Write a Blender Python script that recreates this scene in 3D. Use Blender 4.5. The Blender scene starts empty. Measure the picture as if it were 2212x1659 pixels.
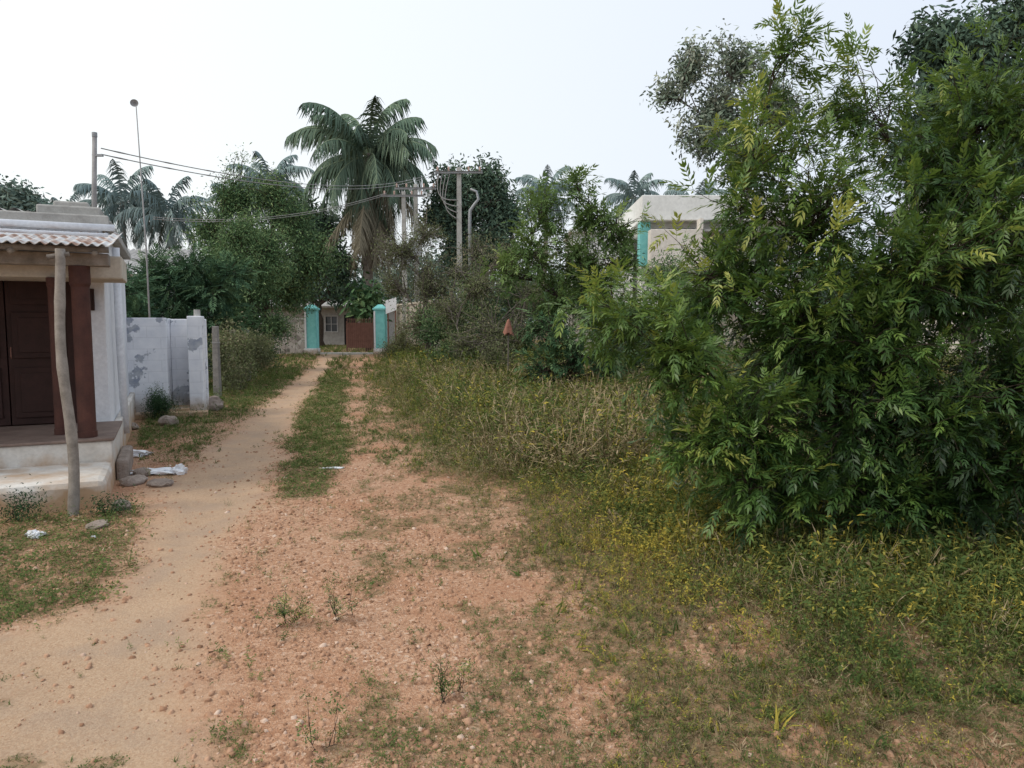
import bpy, math, numpy as np
sc=bpy.context.scene
COL=sc.collection
# ------------------------------------------------------------ noise
def _h(i,j,s):
    v=np.sin(i*127.1+j*311.7+s*74.7)*43758.5453
    return v-np.floor(v)
def vn(x,y,s=0):
    xi=np.floor(x);yi=np.floor(y);fx=x-xi;fy=y-yi
    fx=fx*fx*(3-2*fx);fy=fy*fy*(3-2*fy)
    a=_h(xi,yi,s);b=_h(xi+1,yi,s);c=_h(xi,yi+1,s);d=_h(xi+1,yi+1,s)
    return (a*(1-fx)+b*fx)*(1-fy)+(c*(1-fx)+d*fx)*fy
def fbm(x,y,s=0,o=4):
    t=0;a=.5;n=0
    for k in range(o):
        t=t+a*vn(x*2**k+k*17.3,y*2**k-k*9.1,s+k);n+=a;a*=.5
    return t/n
def ss(a,b,x):
    t=np.clip((x-a)/(b-a),0,1);return t*t*(3-2*t)
# ------------------------------------------------------------ materials
class NT:
    def __init__(s,name):
        s.m=bpy.data.materials.new(name);s.m.use_nodes=True
        s.t=s.m.node_tree;s.t.nodes.clear()
        s.out=s.n('ShaderNodeOutputMaterial')
    def n(s,t,**k):
        q=s.t.nodes.new(t)
        for a,b in k.items():setattr(q,a,b)
        return q
    def l(s,a,b):s.t.links.new(a,b)
    def noise(s,vec,scale,detail=5,rough=.6):
        q=s.n('ShaderNodeTexNoise');q.inputs['Scale'].default_value=scale
        q.inputs['Detail'].default_value=detail;q.inputs['Roughness'].default_value=rough
        s.l(vec,q.inputs['Vector']);return q.outputs['Fac']
    def ramp(s,fac,stops,interp='LINEAR'):
        q=s.n('ShaderNodeValToRGB');q.color_ramp.interpolation=interp
        e=q.color_ramp.elements
        while len(e)<len(stops):e.new(.5)
        for i,(p,c) in enumerate(stops):
            e[i].position=p
            if not hasattr(c,'__len__'):c=(c,c,c)
            e[i].color=(c[0],c[1],c[2],1)
        s.l(fac,q.inputs['Fac']);return q.outputs['Color']
    def mix(s,f,a,b,mode='MIX'):
        q=s.n('ShaderNodeMixRGB',blend_type=mode)
        for sock,v in zip(q.inputs,(f,a,b)):
            if isinstance(v,bpy.types.NodeSocket):s.l(v,sock)
            elif hasattr(v,'__len__'):sock.default_value=(v[0],v[1],v[2],1)
            else:sock.default_value=v
        return q.outputs['Color']
    def math(s,op,a,b=0.0):
        q=s.n('ShaderNodeMath',operation=op)
        for sock,v in zip(q.inputs,(a,b)):
            if isinstance(v,bpy.types.NodeSocket):s.l(v,sock)
            else:sock.default_value=v
        return q.outputs[0]
    def bump(s,h,strength=.5,dist=.02):
        q=s.n('ShaderNodeBump');q.inputs['Strength'].default_value=strength;q.inputs['Distance'].default_value=dist
        s.l(h,q.inputs['Height']);return q.outputs['Normal']
    def bsdf(s,col,rough=.8,normal=None,metal=0,spec=.3):
        q=s.n('ShaderNodeBsdfPrincipled')
        if isinstance(col,bpy.types.NodeSocket):s.l(col,q.inputs['Base Color'])
        else:q.inputs['Base Color'].default_value=(*col,1)
        q.inputs['Roughness'].default_value=rough;q.inputs['Metallic'].default_value=metal
        q.inputs['Specular IOR Level'].default_value=spec
        if normal is not None:s.l(normal,q.inputs['Normal'])
        return q.outputs[0]
    def fin(s,sh):s.l(sh,s.out.inputs['Surface']);return s.m
    def obj(s):return s.n('ShaderNodeTexCoord').outputs['Object']
    def geo(s):return s.n('ShaderNodeNewGeometry').outputs['Position']

def m_simple(name,c1,c2,scale=6,rough=.85,bs=.3,bd=.01,c3=None,metal=0,spec=.25,stain=None):
    t=NT(name);o=t.obj()
    f=t.noise(o,scale,6,.65)
    st=[(.3,c1),(.68,c2)]
    if c3:st=[(.28,c1),(.5,c2),(.72,c3)]
    c=t.ramp(f,st)
    f2=t.noise(o,scale*9,4,.6)
    c=t.mix(.35,c,t.ramp(f2,[(.3,.55),(.7,1.0)]),'MULTIPLY')
    if stain:
        g=t.n('ShaderNodeSeparateXYZ');t.l(t.geo(),g.inputs[0])
        m=t.math('ADD',g.outputs['Z'],t.math('MULTIPLY',t.noise(o,3.5,4),-.7))
        c=t.mix(t.ramp(t.math('ADD',m,.4),[(.12,.85),(.36,0)]),c,stain)
    return t.fin(t.bsdf(c,rough,t.bump(f2,bs,bd),metal,spec))
def m_leaf(name,stops,trans=0.,rough=.5,spec=.3,gloss=False):
    t=NT(name);a=t.n('ShaderNodeAttribute',attribute_name='tone')
    c=t.ramp(a.outputs['Fac'],stops)
    if gloss:b=t.bsdf(c,rough,spec=spec)
    else:
        q=t.n('ShaderNodeBsdfDiffuse');t.l(c,q.inputs[0]);b=q.outputs[0]
    if trans<=0:return t.fin(b)
    tr=t.n('ShaderNodeBsdfTranslucent');t.l(t.mix(.35,c,(.32,.42,.06)),tr.inputs['Color'])
    mx=t.n('ShaderNodeMixShader');mx.inputs[0].default_value=trans
    t.l(b,mx.inputs[1]);t.l(tr.outputs[0],mx.inputs[2])
    return t.fin(mx.outputs[0])

M={}
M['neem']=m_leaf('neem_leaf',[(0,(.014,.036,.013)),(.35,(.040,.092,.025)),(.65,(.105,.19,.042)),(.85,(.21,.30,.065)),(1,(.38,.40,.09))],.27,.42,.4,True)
M['neem2']=m_leaf('neem_young',[(0,(.05,.09,.035)),(.4,(.12,.19,.07)),(.75,(.22,.31,.11)),(1,(.36,.42,.16))],.2)
M['dark']=m_leaf('dark_leaf',[(0,(.018,.042,.022)),(.5,(.045,.09,.042)),(1,(.13,.19,.09))])
M['mid']=m_leaf('mid_leaf',[(0,(.035,.075,.038)),(.4,(.085,.15,.07)),(.7,(.17,.25,.11)),(1,(.28,.36,.17))])
M['darkfar']=m_leaf('dark_hazy_leaf',[(0,(.055,.09,.07)),(.5,(.09,.14,.10)),(1,(.18,.25,.16))])  # haze painted in: dark leaves made paler for distance
M['far']=m_leaf('far_leaf',[(0,(.11,.16,.14)),(.5,(.16,.22,.185)),(1,(.25,.31,.25))])  # distance haze put into the colour, paler and bluer than real leaves
M['grey']=m_leaf('greyish_leaf',[(0,(.10,.14,.11)),(.5,(.18,.23,.17)),(1,(.38,.41,.33))])
M['feath']=m_leaf('feathery_leaf',[(0,(.04,.085,.055)),(.5,(.08,.145,.08)),(1,(.17,.25,.12))])
M['dryl']=m_leaf('dry_leaf',[(0,(.09,.09,.06)),(.4,(.15,.155,.09)),(.7,(.17,.21,.09)),(1,(.30,.25,.17))])
M['palm']=m_leaf('palm_leaf',[(0,(.08,.13,.10)),(.5,(.15,.21,.15)),(1,(.30,.36,.23))])
M['palmfar']=m_leaf('palm_leaf_hazy',[(0,(.17,.23,.23)),(.5,(.22,.29,.28)),(1,(.33,.39,.36))])  # far palms tinted pale blue-green to stand in for haze
M['palmdry']=m_leaf('palm_dry',[(0,(.14,.125,.095)),(.5,(.20,.18,.13)),(1,(.30,.26,.19))])
M['grass']=m_leaf('grass_blade',[(0,(.05,.08,.03)),(.45,(.095,.14,.045)),(.75,(.18,.20,.07)),(1,(.33,.28,.14))],.12)
M['weed']=m_leaf('weed_leaf',[(0,(.04,.07,.025)),(.4,(.09,.13,.04)),(.65,(.17,.185,.055)),(.85,(.34,.29,.065)),(1,(.48,.37,.07))],.18)
M['dry']=m_leaf('dry_grass',[(0,(.13,.115,.06)),(.5,(.26,.205,.115)),(1,(.43,.33,.22))])
M['bark']=m_simple('bark',(.035,.025,.018),(.085,.065,.05),14,.95,.6,.02)
M['barkg']=m_simple('bark_grey',(.13,.11,.095),(.25,.22,.19),10,.95,.5,.02)
M['palmtrunk']=m_simple('palm_trunk',(.15,.135,.12),(.27,.24,.21),5,.95,.6,.03)
M['white']=m_simple('lime_wash',(.70,.72,.76),(.83,.84,.86),3,.9,.2,.006,stain=(.40,.31,.23))
M['beige']=m_simple('beige_plaster',(.50,.44,.36),(.68,.62,.52),4,.9,.3,.006)
M['plinth']=m_simple('plinth_plaster',(.55,.50,.44),(.76,.73,.68),3,.92,.4,.01,stain=(.44,.27,.14))
M['floor']=m_simple('cement_floor',(.16,.11,.09),(.27,.2,.165),4,.7,.2,.004)
M['door']=m_simple('brown_paint',(.030,.014,.011),(.05,.022,.018),8,.65,.15,.003)
M['pillar']=m_simple('redbrown_paint',(.06,.026,.021),(.11,.045,.034),5,.65,.2,.004)
M['bamboo']=m_simple('weathered_pole',(.18,.155,.13),(.36,.32,.28),9,.85,.4,.006)
M['conc']=m_simple('concrete',(.32,.31,.29),(.50,.49,.46),5,.9,.4,.008)
M['turq']=m_simple('turquoise_paint',(.17,.54,.53),(.28,.68,.66),5,.8,.2,.005,stain=(.38,.45,.40))
M['rust']=m_simple('rusty_steel',(.19,.09,.07),(.29,.15,.11),7,.7,.3,.003)
M['steel']=m_simple('galvanised_steel',(.25,.26,.27),(.42,.43,.44),9,.5,.1,.002,metal=.4)
M['wire']=m_simple('wire_metal',(.26,.25,.25),(.40,.39,.38),9,.6,.1,.001)
M['bwhite']=m_simple('painted_wall',(.74,.74,.71),(.84,.84,.82),.6,.9,.1,.01)
M['bpink']=m_simple('cream_wall',(.68,.62,.55),(.80,.75,.69),.8,.9,.1,.01)
M['darkin']=m_simple('dark_interior',(.02,.02,.02),(.04,.04,.042),3,.9,.1,.01)
M['glass']=m_simple('window_dark',(.05,.06,.07),(.11,.12,.13),2,.25,.05,.002,spec=.6)
M['frame']=m_simple('window_frame_paint',(.5,.5,.5),(.7,.7,.7),6,.7,.1,.002)
M['plastic']=m_simple('white_plastic',(.76,.78,.82),(.88,.89,.92),6,.4,.3,.01,spec=.4)
M['rock']=m_simple('rock',(.22,.17,.14),(.42,.35,.3),6,.9,.6,.02)
M['granite']=m_simple('granite_post',(.17,.16,.15),(.33,.31,.29),7,.95,.6,.02)
M['roofgrey']=m_simple('old_sheet_roof',(.30,.29,.28),(.50,.49,.47),3,.8,.3,.01)
M['rag']=m_simple('red_rag',(.26,.11,.08),(.38,.19,.14),9,.9,.4,.01)
M['ceram']=m_simple('porcelain',(.35,.2,.15),(.55,.4,.35),9,.3,.1,.001)
t=NT('peeling_limewash');o=t.obj()
f=t.noise(o,2.1,8,.62);base=t.ramp(t.noise(o,5,5),[(.3,(.70,.72,.77)),(.7,(.84,.85,.88))])
pm=t.ramp(f,[(.575,0),(.588,1)])
pc=t.ramp(t.noise(o,9,4),[(.35,(.30,.33,.40)),(.65,(.48,.5,.53))])
c=t.mix(pm,base,pc)
g=t.n('ShaderNodeSeparateXYZ');t.l(t.geo(),g.inputs[0])
mm=t.math('ADD',g.outputs['Z'],t.math('MULTIPLY',t.noise(o,4,4),-.5))
c=t.mix(t.ramp(t.math('ADD',mm,.3),[(.1,.9),(.38,0)]),c,(.36,.28,.2))
br=t.n('ShaderNodeTexBrick');br.inputs['Scale'].default_value=1
br.inputs['Brick Width'].default_value=.4;br.inputs['Row Height'].default_value=.19;br.inputs['Mortar Size'].default_value=.008
br.inputs['Color1'].default_value=(1,1,1,1);br.inputs['Color2'].default_value=(.96,.96,.96,1);br.inputs['Mortar'].default_value=(.8,.8,.8,1)
mp=t.n('ShaderNodeMapping');mp.inputs['Rotation'].default_value=(math.radians(90),0,0);t.l(o,mp.inputs[0]);t.l(mp.outputs[0],br.inputs['Vector'])
c=t.mix(.5,c,br.outputs['Color'],'MULTIPLY')
M['peel']=t.fin(t.bsdf(c,.9,t.bump(t.mix(.5,f,br.outputs['Color']),.4,.01)))
t=NT('stone_masonry');o=t.obj();v=t.n('ShaderNodeTexVoronoi');v.inputs['Scale'].default_value=4.2;t.l(o,v.inputs['Vector'])
ve=t.n('ShaderNodeTexVoronoi',feature='DISTANCE_TO_EDGE');ve.inputs['Scale'].default_value=4.2;t.l(o,ve.inputs['Vector'])
sx=t.n('ShaderNodeSeparateXYZ');t.l(v.outputs['Color'],sx.inputs[0])
c=t.ramp(sx.outputs[0],[(0,(.2,.18,.17)),(.5,(.38,.34,.31)),(1,(.55,.52,.49))])
e=t.ramp(ve.outputs['Distance'],[(.02,0),(.09,1)])
c=t.mix(e,(.4,.37,.33),c)
M['stonewall']=t.fin(t.bsdf(c,.95,t.bump(e,.8,.03)))
t=NT('weathered_corrugated');o=t.obj();mp=t.n('ShaderNodeMapping');mp.inputs['Scale'].default_value=(5,.8,1);mp.inputs['Rotation'].default_value=(0,0,math.radians(-25));t.l(o,mp.inputs[0])
f=t.noise(mp.outputs[0],1.3,6,.6)
c=t.ramp(f,[(.40,(.60,.61,.62)),(.52,(.52,.51,.50)),(.57,(.36,.24,.19)),(.70,(.22,.12,.08))])
M['corr']=t.fin(t.bsdf(c,.7,t.bump(f,.2,.005)))
M['oldwall']=m_simple('old_compound_wall',(.28,.24,.2),(.48,.43,.36),1.6,.95,.5,.02,c3=(.6,.56,.49))
# ------------------------------------------------------------ mesh helpers
def raw_mesh(name,V,F,mat,tone=None,smooth=False):
    me=bpy.data.meshes.new(name)
    V=np.ascontiguousarray(V,dtype=np.float32);F=np.ascontiguousarray(F,dtype=np.int32)
    me.vertices.add(len(V));me.vertices.foreach_set('co',V.ravel())
    me.loops.add(F.size);me.loops.foreach_set('vertex_index',F.ravel())
    me.polygons.add(len(F));me.polygons.foreach_set('loop_start',np.arange(0,F.size,F.shape[1],dtype=np.int32))
    me.update(calc_edges=True)
    if smooth:me.polygons.foreach_set('use_smooth',np.ones(len(F),dtype=bool))
    if tone is not None:
        a=me.attributes.new('tone','FLOAT','POINT');a.data.foreach_set('value',np.ascontiguousarray(tone,dtype=np.float32))
    me.materials.append(mat);me.update();return me
def link(name,me,parent=None,loc=(0,0,0)):
    ob=bpy.data.objects.new(name,me);COL.objects.link(ob)
    if parent is not None:ob.parent=parent
    else:ob.location=loc
    return ob
def thing(name,label,cat,loc,group=None):
    e=bpy.data.objects.new(name,None);e.empty_display_size=.2;COL.objects.link(e);e.location=loc
    e['label']=label;e['category']=cat
    if group:e['group']=group
    return e
def arr_part(parent,name,V,F,mat,tone=None,smooth=False):
    V=np.asarray(V)-np.array(parent.location)
    return link(name,raw_mesh(name,V,F,mat,tone,smooth),parent)
def frame(ox,oy,deg):
    a=math.radians(deg);c,s=math.cos(a),math.sin(a)
    def f(V):
        V=np.asarray(V,float);o=V.copy()
        o[:,0]=ox+c*V[:,0]-s*V[:,1];o[:,1]=oy+s*V[:,0]+c*V[:,1];return o
    return f
def tube(P,r,n=6):
    P=np.asarray(P,float);r=np.asarray(r,float)*np.ones(len(P));m=len(P)
    T=np.gradient(P,axis=0);T/=np.linalg.norm(T,axis=1)[:,None]+1e-9
    d=P[-1]-P[0];ref=np.array([0,0,1.]) if abs(d[2])<.7*np.linalg.norm(d) else np.array([1.,.13,0])
    A=np.cross(T,ref);A/=np.linalg.norm(A,axis=1)[:,None]+1e-9;B=np.cross(T,A)
    an=np.linspace(0,2*np.pi,n,endpoint=False)
    V=P[:,None,:]+r[:,None,None]*(np.cos(an)[None,:,None]*A[:,None,:]+np.sin(an)[None,:,None]*B[:,None,:])
    i=np.arange(m-1)[:,None]*n;j=np.arange(n)[None,:];k=(j+1)%n
    F=np.stack([i+j,i+k,i+n+k,i+n+j],-1).reshape(-1,4)
    return V.reshape(-1,3),F
class MB:
    def __init__(s,fr=None):s.V=[];s.F=[];s.k=0;s.fr=fr
    def add(s,V,F):
        V=np.asarray(V,float);s.V.append(V);s.F+= [tuple(int(q)+s.k for q in f) for f in F];s.k+=len(V);return s
    def box(s,x0,x1,y0,y1,z0,z1):
        V=[(x0,y0,z0),(x1,y0,z0),(x1,y1,z0),(x0,y1,z0),(x0,y0,z1),(x1,y0,z1),(x1,y1,z1),(x0,y1,z1)]
        return s.add(V,[(0,3,2,1),(4,5,6,7),(0,1,5,4),(1,2,6,5),(2,3,7,6),(3,0,4,7)])
    def frus(s,cx,cy,a0,b0,a1,b1,z0,z1):
        V=[(cx-a0,cy-b0,z0),(cx+a0,cy-b0,z0),(cx+a0,cy+b0,z0),(cx-a0,cy+b0,z0),(cx-a1,cy-b1,z1),(cx+a1,cy-b1,z1),(cx+a1,cy+b1,z1),(cx-a1,cy+b1,z1)]
        return s.add(V,[(0,3,2,1),(4,5,6,7),(0,1,5,4),(1,2,6,5),(2,3,7,6),(3,0,4,7)])
    def tube(s,P,r,n=10):
        V,F=tube(P,r,n);m=len(V)
        F=[tuple(f) for f in F]+[tuple(range(n-1,-1,-1)),tuple(range(m-n,m))]
        return s.add(V,F)
    def make(s,name,mat,parent=None,bevel=0,smooth=False,label=None,loc=None):
        V=np.concatenate(s.V)
        if s.fr:V=s.fr(V)
        L=np.array(parent.location) if parent is not None else np.array(loc if loc is not None else (0,0,0))
        me=bpy.data.meshes.new(name);me.from_pydata((V-L).tolist(),[],s.F);me.materials.append(mat)
        if smooth:
            for p in me.polygons:p.use_smooth=True
        ob=link(name,me,parent,tuple(L))
        if bevel:
            b=ob.modifiers.new('bevel','BEVEL');b.width=bevel;b.segments=2;b.limit_method='ANGLE'
        if label:ob['label']=label
        return ob
# ------------------------------------------------------------ ground model
_yk=[0,2.5,3.2,3.6,4.07,4.9,6.8,9.8,13.5,20.2,29.6,36,50]
_L=[-6,-6,-5,-2.75,-2.35,-2.62,-3.35,-3.95,-4.7,-5.95,-7.9,-9.3,-12]
_R=[-.9,-1.05,-1.35,-1.55,-1.8,-2.0,-2.28,-3.12,-3.9,-5.3,-7.0,-7.0,-8]
_sy=[6,7,9.8,13.5,20.2,27.5,34];_SL=[-2.2,-2.2,-2.95,-3.9,-5.3,-6.9,-8.1];_SR=[-1.9,-1.65,-2.2,-3.08,-4.6,-6.1,-7.4]
_by=[0,2.5,3,3.5,4.07,4.9,6.14,8.18,12.2,20.2,29.6,36];_BX=[.2,.3,.6,.6,.45,.15,-.25,-.8,-2.15,-4.1,-5.6,-6.2]
def zones(x,y):
    n1=fbm(x*1.3,y*1.3,3)-.5;n2=fbm(x*4.5,y*4.5,7)-.5
    L=np.interp(y,_yk,_L);Rr=np.interp(y,_yk,_R)
    w=.18+.01*y
    xx=x+n1*.45+n2*.2
    P=ss(-w,w,xx-L)*ss(-w,w,Rr-xx)
    st=ss(-.12,.1,xx-np.interp(y,_sy,_SL))*ss(-.12,.1,np.interp(y,_sy,_SR)-xx)*ss(6.0,6.9,y+n1)*(1-ss(33,35,y))
    st=st*(.65+.35*ss(-.14,.0,n2))
    B=np.interp(y,_by,_BX)
    field=ss(-.3,.4,x+n1*1.3+n2*.9-B)
    bald=ss(.50,.60,fbm(x*2.6+7,y*1.7,52))*(1-ss(3.8,5.6,y+.3*x))
    field=field*(1-.6*bald)
    lf=ss(-.1,.2,L-xx)*ss(3.55,3.8,y+n1*.4)
    bare=ss(5.9,6.5,y)*(1-ss(8.0,9.2,y+n1))
    bare2=ss(.03,.12,fbm(x*.9+5,y*.9,21)-.5)*ss(8,9,y)*(1-ss(11,14,y))
    lf=lf*(1-.92*bare)*(1-.7*bare2)*(.55+.45*ss(-.15,.0,n2))
    q=.55*fbm(x*3.4+3,y*1.9,31,5)+.45*fbm(x*7.5+1,y*4.5,37,4)
    sp=ss(.515,.63,q+.10*ss(-1.8,0,x-B)+.03*ss(6,9,y)-.02+.07*(fbm(x*.8,y*.6,35)-.5))*(1-P)
    spl=ss(.60,.66,fbm(x*2.8+9,y*2.4,44,4))*P*(1-ss(3.2,3.7,y))
    G=np.maximum.reduce([st,field,lf,sp*.75,spl*.8])
    G=np.where(y>37,1,G)
    return P*(1-np.clip(st,0,1)),np.clip(G,0,1),field,lf,st
def H(x,y):
    x=np.asarray(x,float);y=np.asarray(y,float)
    h=.03*(fbm(x*.7,y*.7,11)-.5)+.02*(fbm(x*4,y*4,12)-.5)+.006*(fbm(x*18,y*18,13,2)-.5)
    L=np.interp(y,_yk,_L);Rr=np.interp(y,_yk,_R)
    h=h-.03*np.exp(-((x-(L+Rr)/2)/(.35))**2)*ss(4,6,y)
    B=np.interp(y,_by,_BX)
    return h+.05*ss(0,1.2,x-B)
def axis(segs):
    o=[segs[0][0]]
    for a,b,s0 in segs:
        n=max(1,int(round((b-a)/s0)));o+=list(np.linspace(a,b,n+1)[1:])
    return np.array(o)
xs=axis([(-500,-100,50),(-100,-20,8),(-20,-9,.5),(-9,-4.5,.12),(-4.5,3.5,.045),(3.5,9,.15),(9,25,1),(25,100,8),(100,500,50)])
ys=axis([(-60,-4,8),(-4,1.8,.4),(1.8,7,.04),(7,14,.08),(14,40,.25),(40,100,3),(100,700,50)])
X,Y=np.meshgrid(xs,ys);x=X.ravel();y=Y.ravel()
Z=H(x,y);Z=np.where((np.abs(x)>60)|(y>80),0,Z)
nx=len(xs);i=np.arange(len(ys)-1)[:,None]*nx;j=np.arange(nx-1)[None,:]
F=np.stack([i+j,i+j+1,i+nx+j+1,i+nx+j],-1).reshape(-1,4)
P_,G_,fd,lf_,st_=zones(x,y)
t=NT('ground_soil');g=t.geo()
ag=t.n('ShaderNodeAttribute',attribute_name='grass').outputs['Fac'];ap=t.n('ShaderNodeAttribute',attribute_name='path').outputs['Fac']
v1=t.n('ShaderNodeTexVoronoi');v1.inputs['Scale'].default_value=52;t.l(g,v1.inputs['Vector'])
v2=t.n('ShaderNodeTexVoronoi');v2.inputs['Scale'].default_value=120;t.l(g,v2.inputs['Vector'])
sx=t.n('ShaderNodeSeparateXYZ');t.l(v1.outputs['Color'],sx.inputs[0]);sx2=t.n('ShaderNodeSeparateXYZ');t.l(v2.outputs['Color'],sx2.inputs[0])
c1=t.ramp(sx.outputs[0],[(0,(.27,.14,.085)),(.4,(.41,.235,.145)),(.8,(.50,.31,.20)),(1,(.60,.44,.33))])
c2=t.ramp(sx2.outputs[0],[(0,(.29,.15,.09)),(.6,(.45,.265,.165)),(1,(.58,.40,.28))])
big=t.noise(g,.9,5,.6)
grav=t.mix(t.ramp(t.noise(g,7,4),[(.4,0),(.6,1)]),c1,c2)
grav=t.mix(t.ramp(big,[(.45,.0),(.62,.55)]),grav,(.36,.175,.095))
dirt=t.mix(t.noise(g,60,4,.7),t.ramp(big,[(.35,(.40,.275,.18)),(.65,(.52,.36,.235))]),t.ramp(sx2.outputs[1],[(0,(.36,.22,.135)),(1,(.54,.40,.28))]))
dirt=t.mix(t.ramp(t.noise(g,2.3,4),[(.45,0),(.65,.4)]),dirt,(.31,.24,.19))
c=t.mix(ap,grav,dirt)
soil=t.ramp(t.noise(g,16,6,.7),[(.3,(.07,.065,.03)),(.46,(.16,.12,.06)),(.62,(.34,.20,.12))])
gm=t.ramp(t.math('ADD',ag,t.math('MULTIPLY',t.math('SUBTRACT',t.noise(g,22,4),.5),.9)),[(.35,0),(.9,.8)])
c=t.mix(gm,c,soil)
hb=t.mix(ap,t.mix(.5,v1.outputs['Distance'],v2.outputs['Distance']),t.noise(g,70,5,.7))
M['ground']=t.fin(t.bsdf(c,.95,t.bump(hb,.8,.012),spec=.15))
me=raw_mesh('ground',np.stack([x,y,Z],-1),F,M['ground'],smooth=True)
for nm,val in (('grass',G_),('path',P_)):
    a=me.attributes.new(nm,'FLOAT','POINT');a.data.foreach_set('value',val.astype(np.float32))
ob=link('ground',me);ob['kind']='structure'
# ------------------------------------------------------------ templates
def strip(base,d,side,L,w,bend,prof=((0,.15),(.4,1),(1,.04))):
    base=np.array(base,float);d=np.array(d,float);d/=np.linalg.norm(d);side=np.array(side,float);side/=np.linalg.norm(side)
    V=[]
    for s_,ww in prof:
        p=base+d*L*s_+np.array(bend)*L*s_*s_
        V+= [p-side*w*.5*ww,p+side*w*.5*ww]
    return np.array(V),[(2*k,2*k+1,2*k+3,2*k+2) for k in range(len(prof)-1)]
def T_join(parts,rs,jit=.12):
    V=[];F=[];J=[];k=0
    for v,f in parts:
        V.append(v);F+= [tuple(q+k for q in ff) for ff in f];J.append(np.full(len(v),rs.uniform(-jit,jit)));k+=len(v)
    return np.concatenate(V),np.array(F),np.concatenate(J)
def T_pinnate(seed,L=1.,pairs=5,ll=.34,lw=.10,droop=.2,simple=False):
    rs=np.random.RandomState(seed);parts=[]
    pr=((0,.2),(.45,1),(1,.05))
    if not simple:parts.append(strip((0,0,0),(1,0,0),(0,1,0),L,.014,(0,0,-droop),((0,1),(.5,1),(1,.6))))
    for k in range(pairs):
        s_=.2+.76*k/(pairs-1)
        p=np.array([s_*L,0,-droop*s_*s_*L])
        for sg in (-1,1):
            a=math.radians(72-34*s_+rs.uniform(-14,14))
            d=np.array([math.cos(a),sg*math.sin(a),.1-rs.uniform(0,.4)])
            sd=np.cross(d,(rs.uniform(-.4,.4),rs.uniform(-.4,.4),1))
            parts.append(strip(p,d,sd,ll*L*rs.uniform(.8,1.15)*(1-.25*abs(s_-.5)),lw*L,(.28,-.1*sg,-.2),pr))
    d=(1,rs.uniform(-.2,.2),-.4);parts.append(strip((L,0,-droop*L),d,(0,1,0),ll*L,lw*L,(0,0,-.3),pr))
    return T_join(parts,rs)
def T_clump(seed,n=14,size=.34,wr=.45,flat=1.):
    rs=np.random.RandomState(seed);parts=[]
    for k in range(n):
        p=rs.normal(size=3)*.42;p[2]*=flat
        d=rs.normal(size=3);d[2]-=.4;sd=np.cross(d,rs.normal(size=3))
        parts.append(strip(p,d,sd,size*rs.uniform(.7,1.3),size*wr,(0,0,-.2),((0,.25),(.5,1),(1,.1))))
    return T_join(parts,rs,.2)
def T_tuft(seed,n=9,w=.06,spread=.7):
    rs=np.random.RandomState(seed);parts=[]
    for k in range(n):
        a=rs.uniform(0,6.28);l=rs.uniform(.2,spread);L=rs.uniform(.5,1)
        d=np.array([math.cos(a)*l,math.sin(a)*l,1.]);sd=(-math.sin(a),math.cos(a),0)
        parts.append(strip((rs.normal()*.12,rs.normal()*.12,0),d,sd,L,w,(math.cos(a)*.35,math.sin(a)*.35,-.25),((0,.8),(.5,1),(1,.1))))
    return T_join(parts,rs)
def T_creep(seed,n=16,sz=.24):
    rs=np.random.RandomState(seed);parts=[]
    for k in range(n):
        a=rs.uniform(0,6.28);r=rs.uniform(0,1)**.6*.9
        p=(math.cos(a)*r,math.sin(a)*r,rs.uniform(.02,.28))
        b=rs.uniform(0,6.28);d=(math.cos(b),math.sin(b),rs.uniform(-.2,.6));sd=(-math.sin(b),math.cos(b),rs.uniform(-.4,.4))
        parts.append(strip(p,d,sd,sz*rs.uniform(.6,1.2),sz*.45,(0,0,-.2),((0,.3),(.55,1),(1,.15))))
    return T_join(parts,rs,.18)
def T_weed(seed,n=18,ls=.12,stems=3):
    rs=np.random.RandomState(seed);parts=[]
    for q in range(stems):
        a=rs.uniform(0,6.28);t_=rs.uniform(.1,.75);top=np.array([math.cos(a)*t_,math.sin(a)*t_,rs.uniform(.65,1.)])
        parts.append(strip((0,0,0),top,(-math.sin(a),math.cos(a),0),np.linalg.norm(top),.012,(0,0,-.12),((0,1),(.5,.9),(1,.4))))
        for k in range(n//stems):
            s_=rs.uniform(.2,1.05);p=top*s_+np.array([rs.normal()*.04,rs.normal()*.04,-.12*s_*s_])
            b=rs.uniform(0,6.28);d=(math.cos(b),math.sin(b),rs.uniform(-.3,.8));sd=(-math.sin(b),math.cos(b),rs.uniform(-.5,.5))
            parts.append(strip(p,d,sd,ls*rs.uniform(.6,1.3),ls*.36,(0,0,-.35),((0,.2),(.5,1),(1,.1))))
    return T_join(parts,rs,.22)
def T_seed(seed,n=7):
    rs=np.random.RandomState(seed);parts=[]
    for q in range(n):
        a=rs.uniform(0,6.28);t_=rs.uniform(.05,.7);top=np.array([math.cos(a)*t_,math.sin(a)*t_,rs.uniform(.5,1.)])
        sd=(-math.sin(a),math.cos(a),0);L=np.linalg.norm(top)
        parts.append(strip((rs.normal()*.08,rs.normal()*.08,0),top,sd,L,.014,(math.cos(a)*.2,math.sin(a)*.2,-.15),((0,.6),(.75,.5),(.85,1.6),(1,.4))))
        for k in range(2):
            b=rs.uniform(0,6.28)
            parts.append(strip(top*rs.uniform(.4,1),(math.cos(b),math.sin(b),.3),(-math.sin(b),math.cos(b),0),.12,.025,(0,0,-.3)))
    return T_join(parts,rs,.2)
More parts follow.
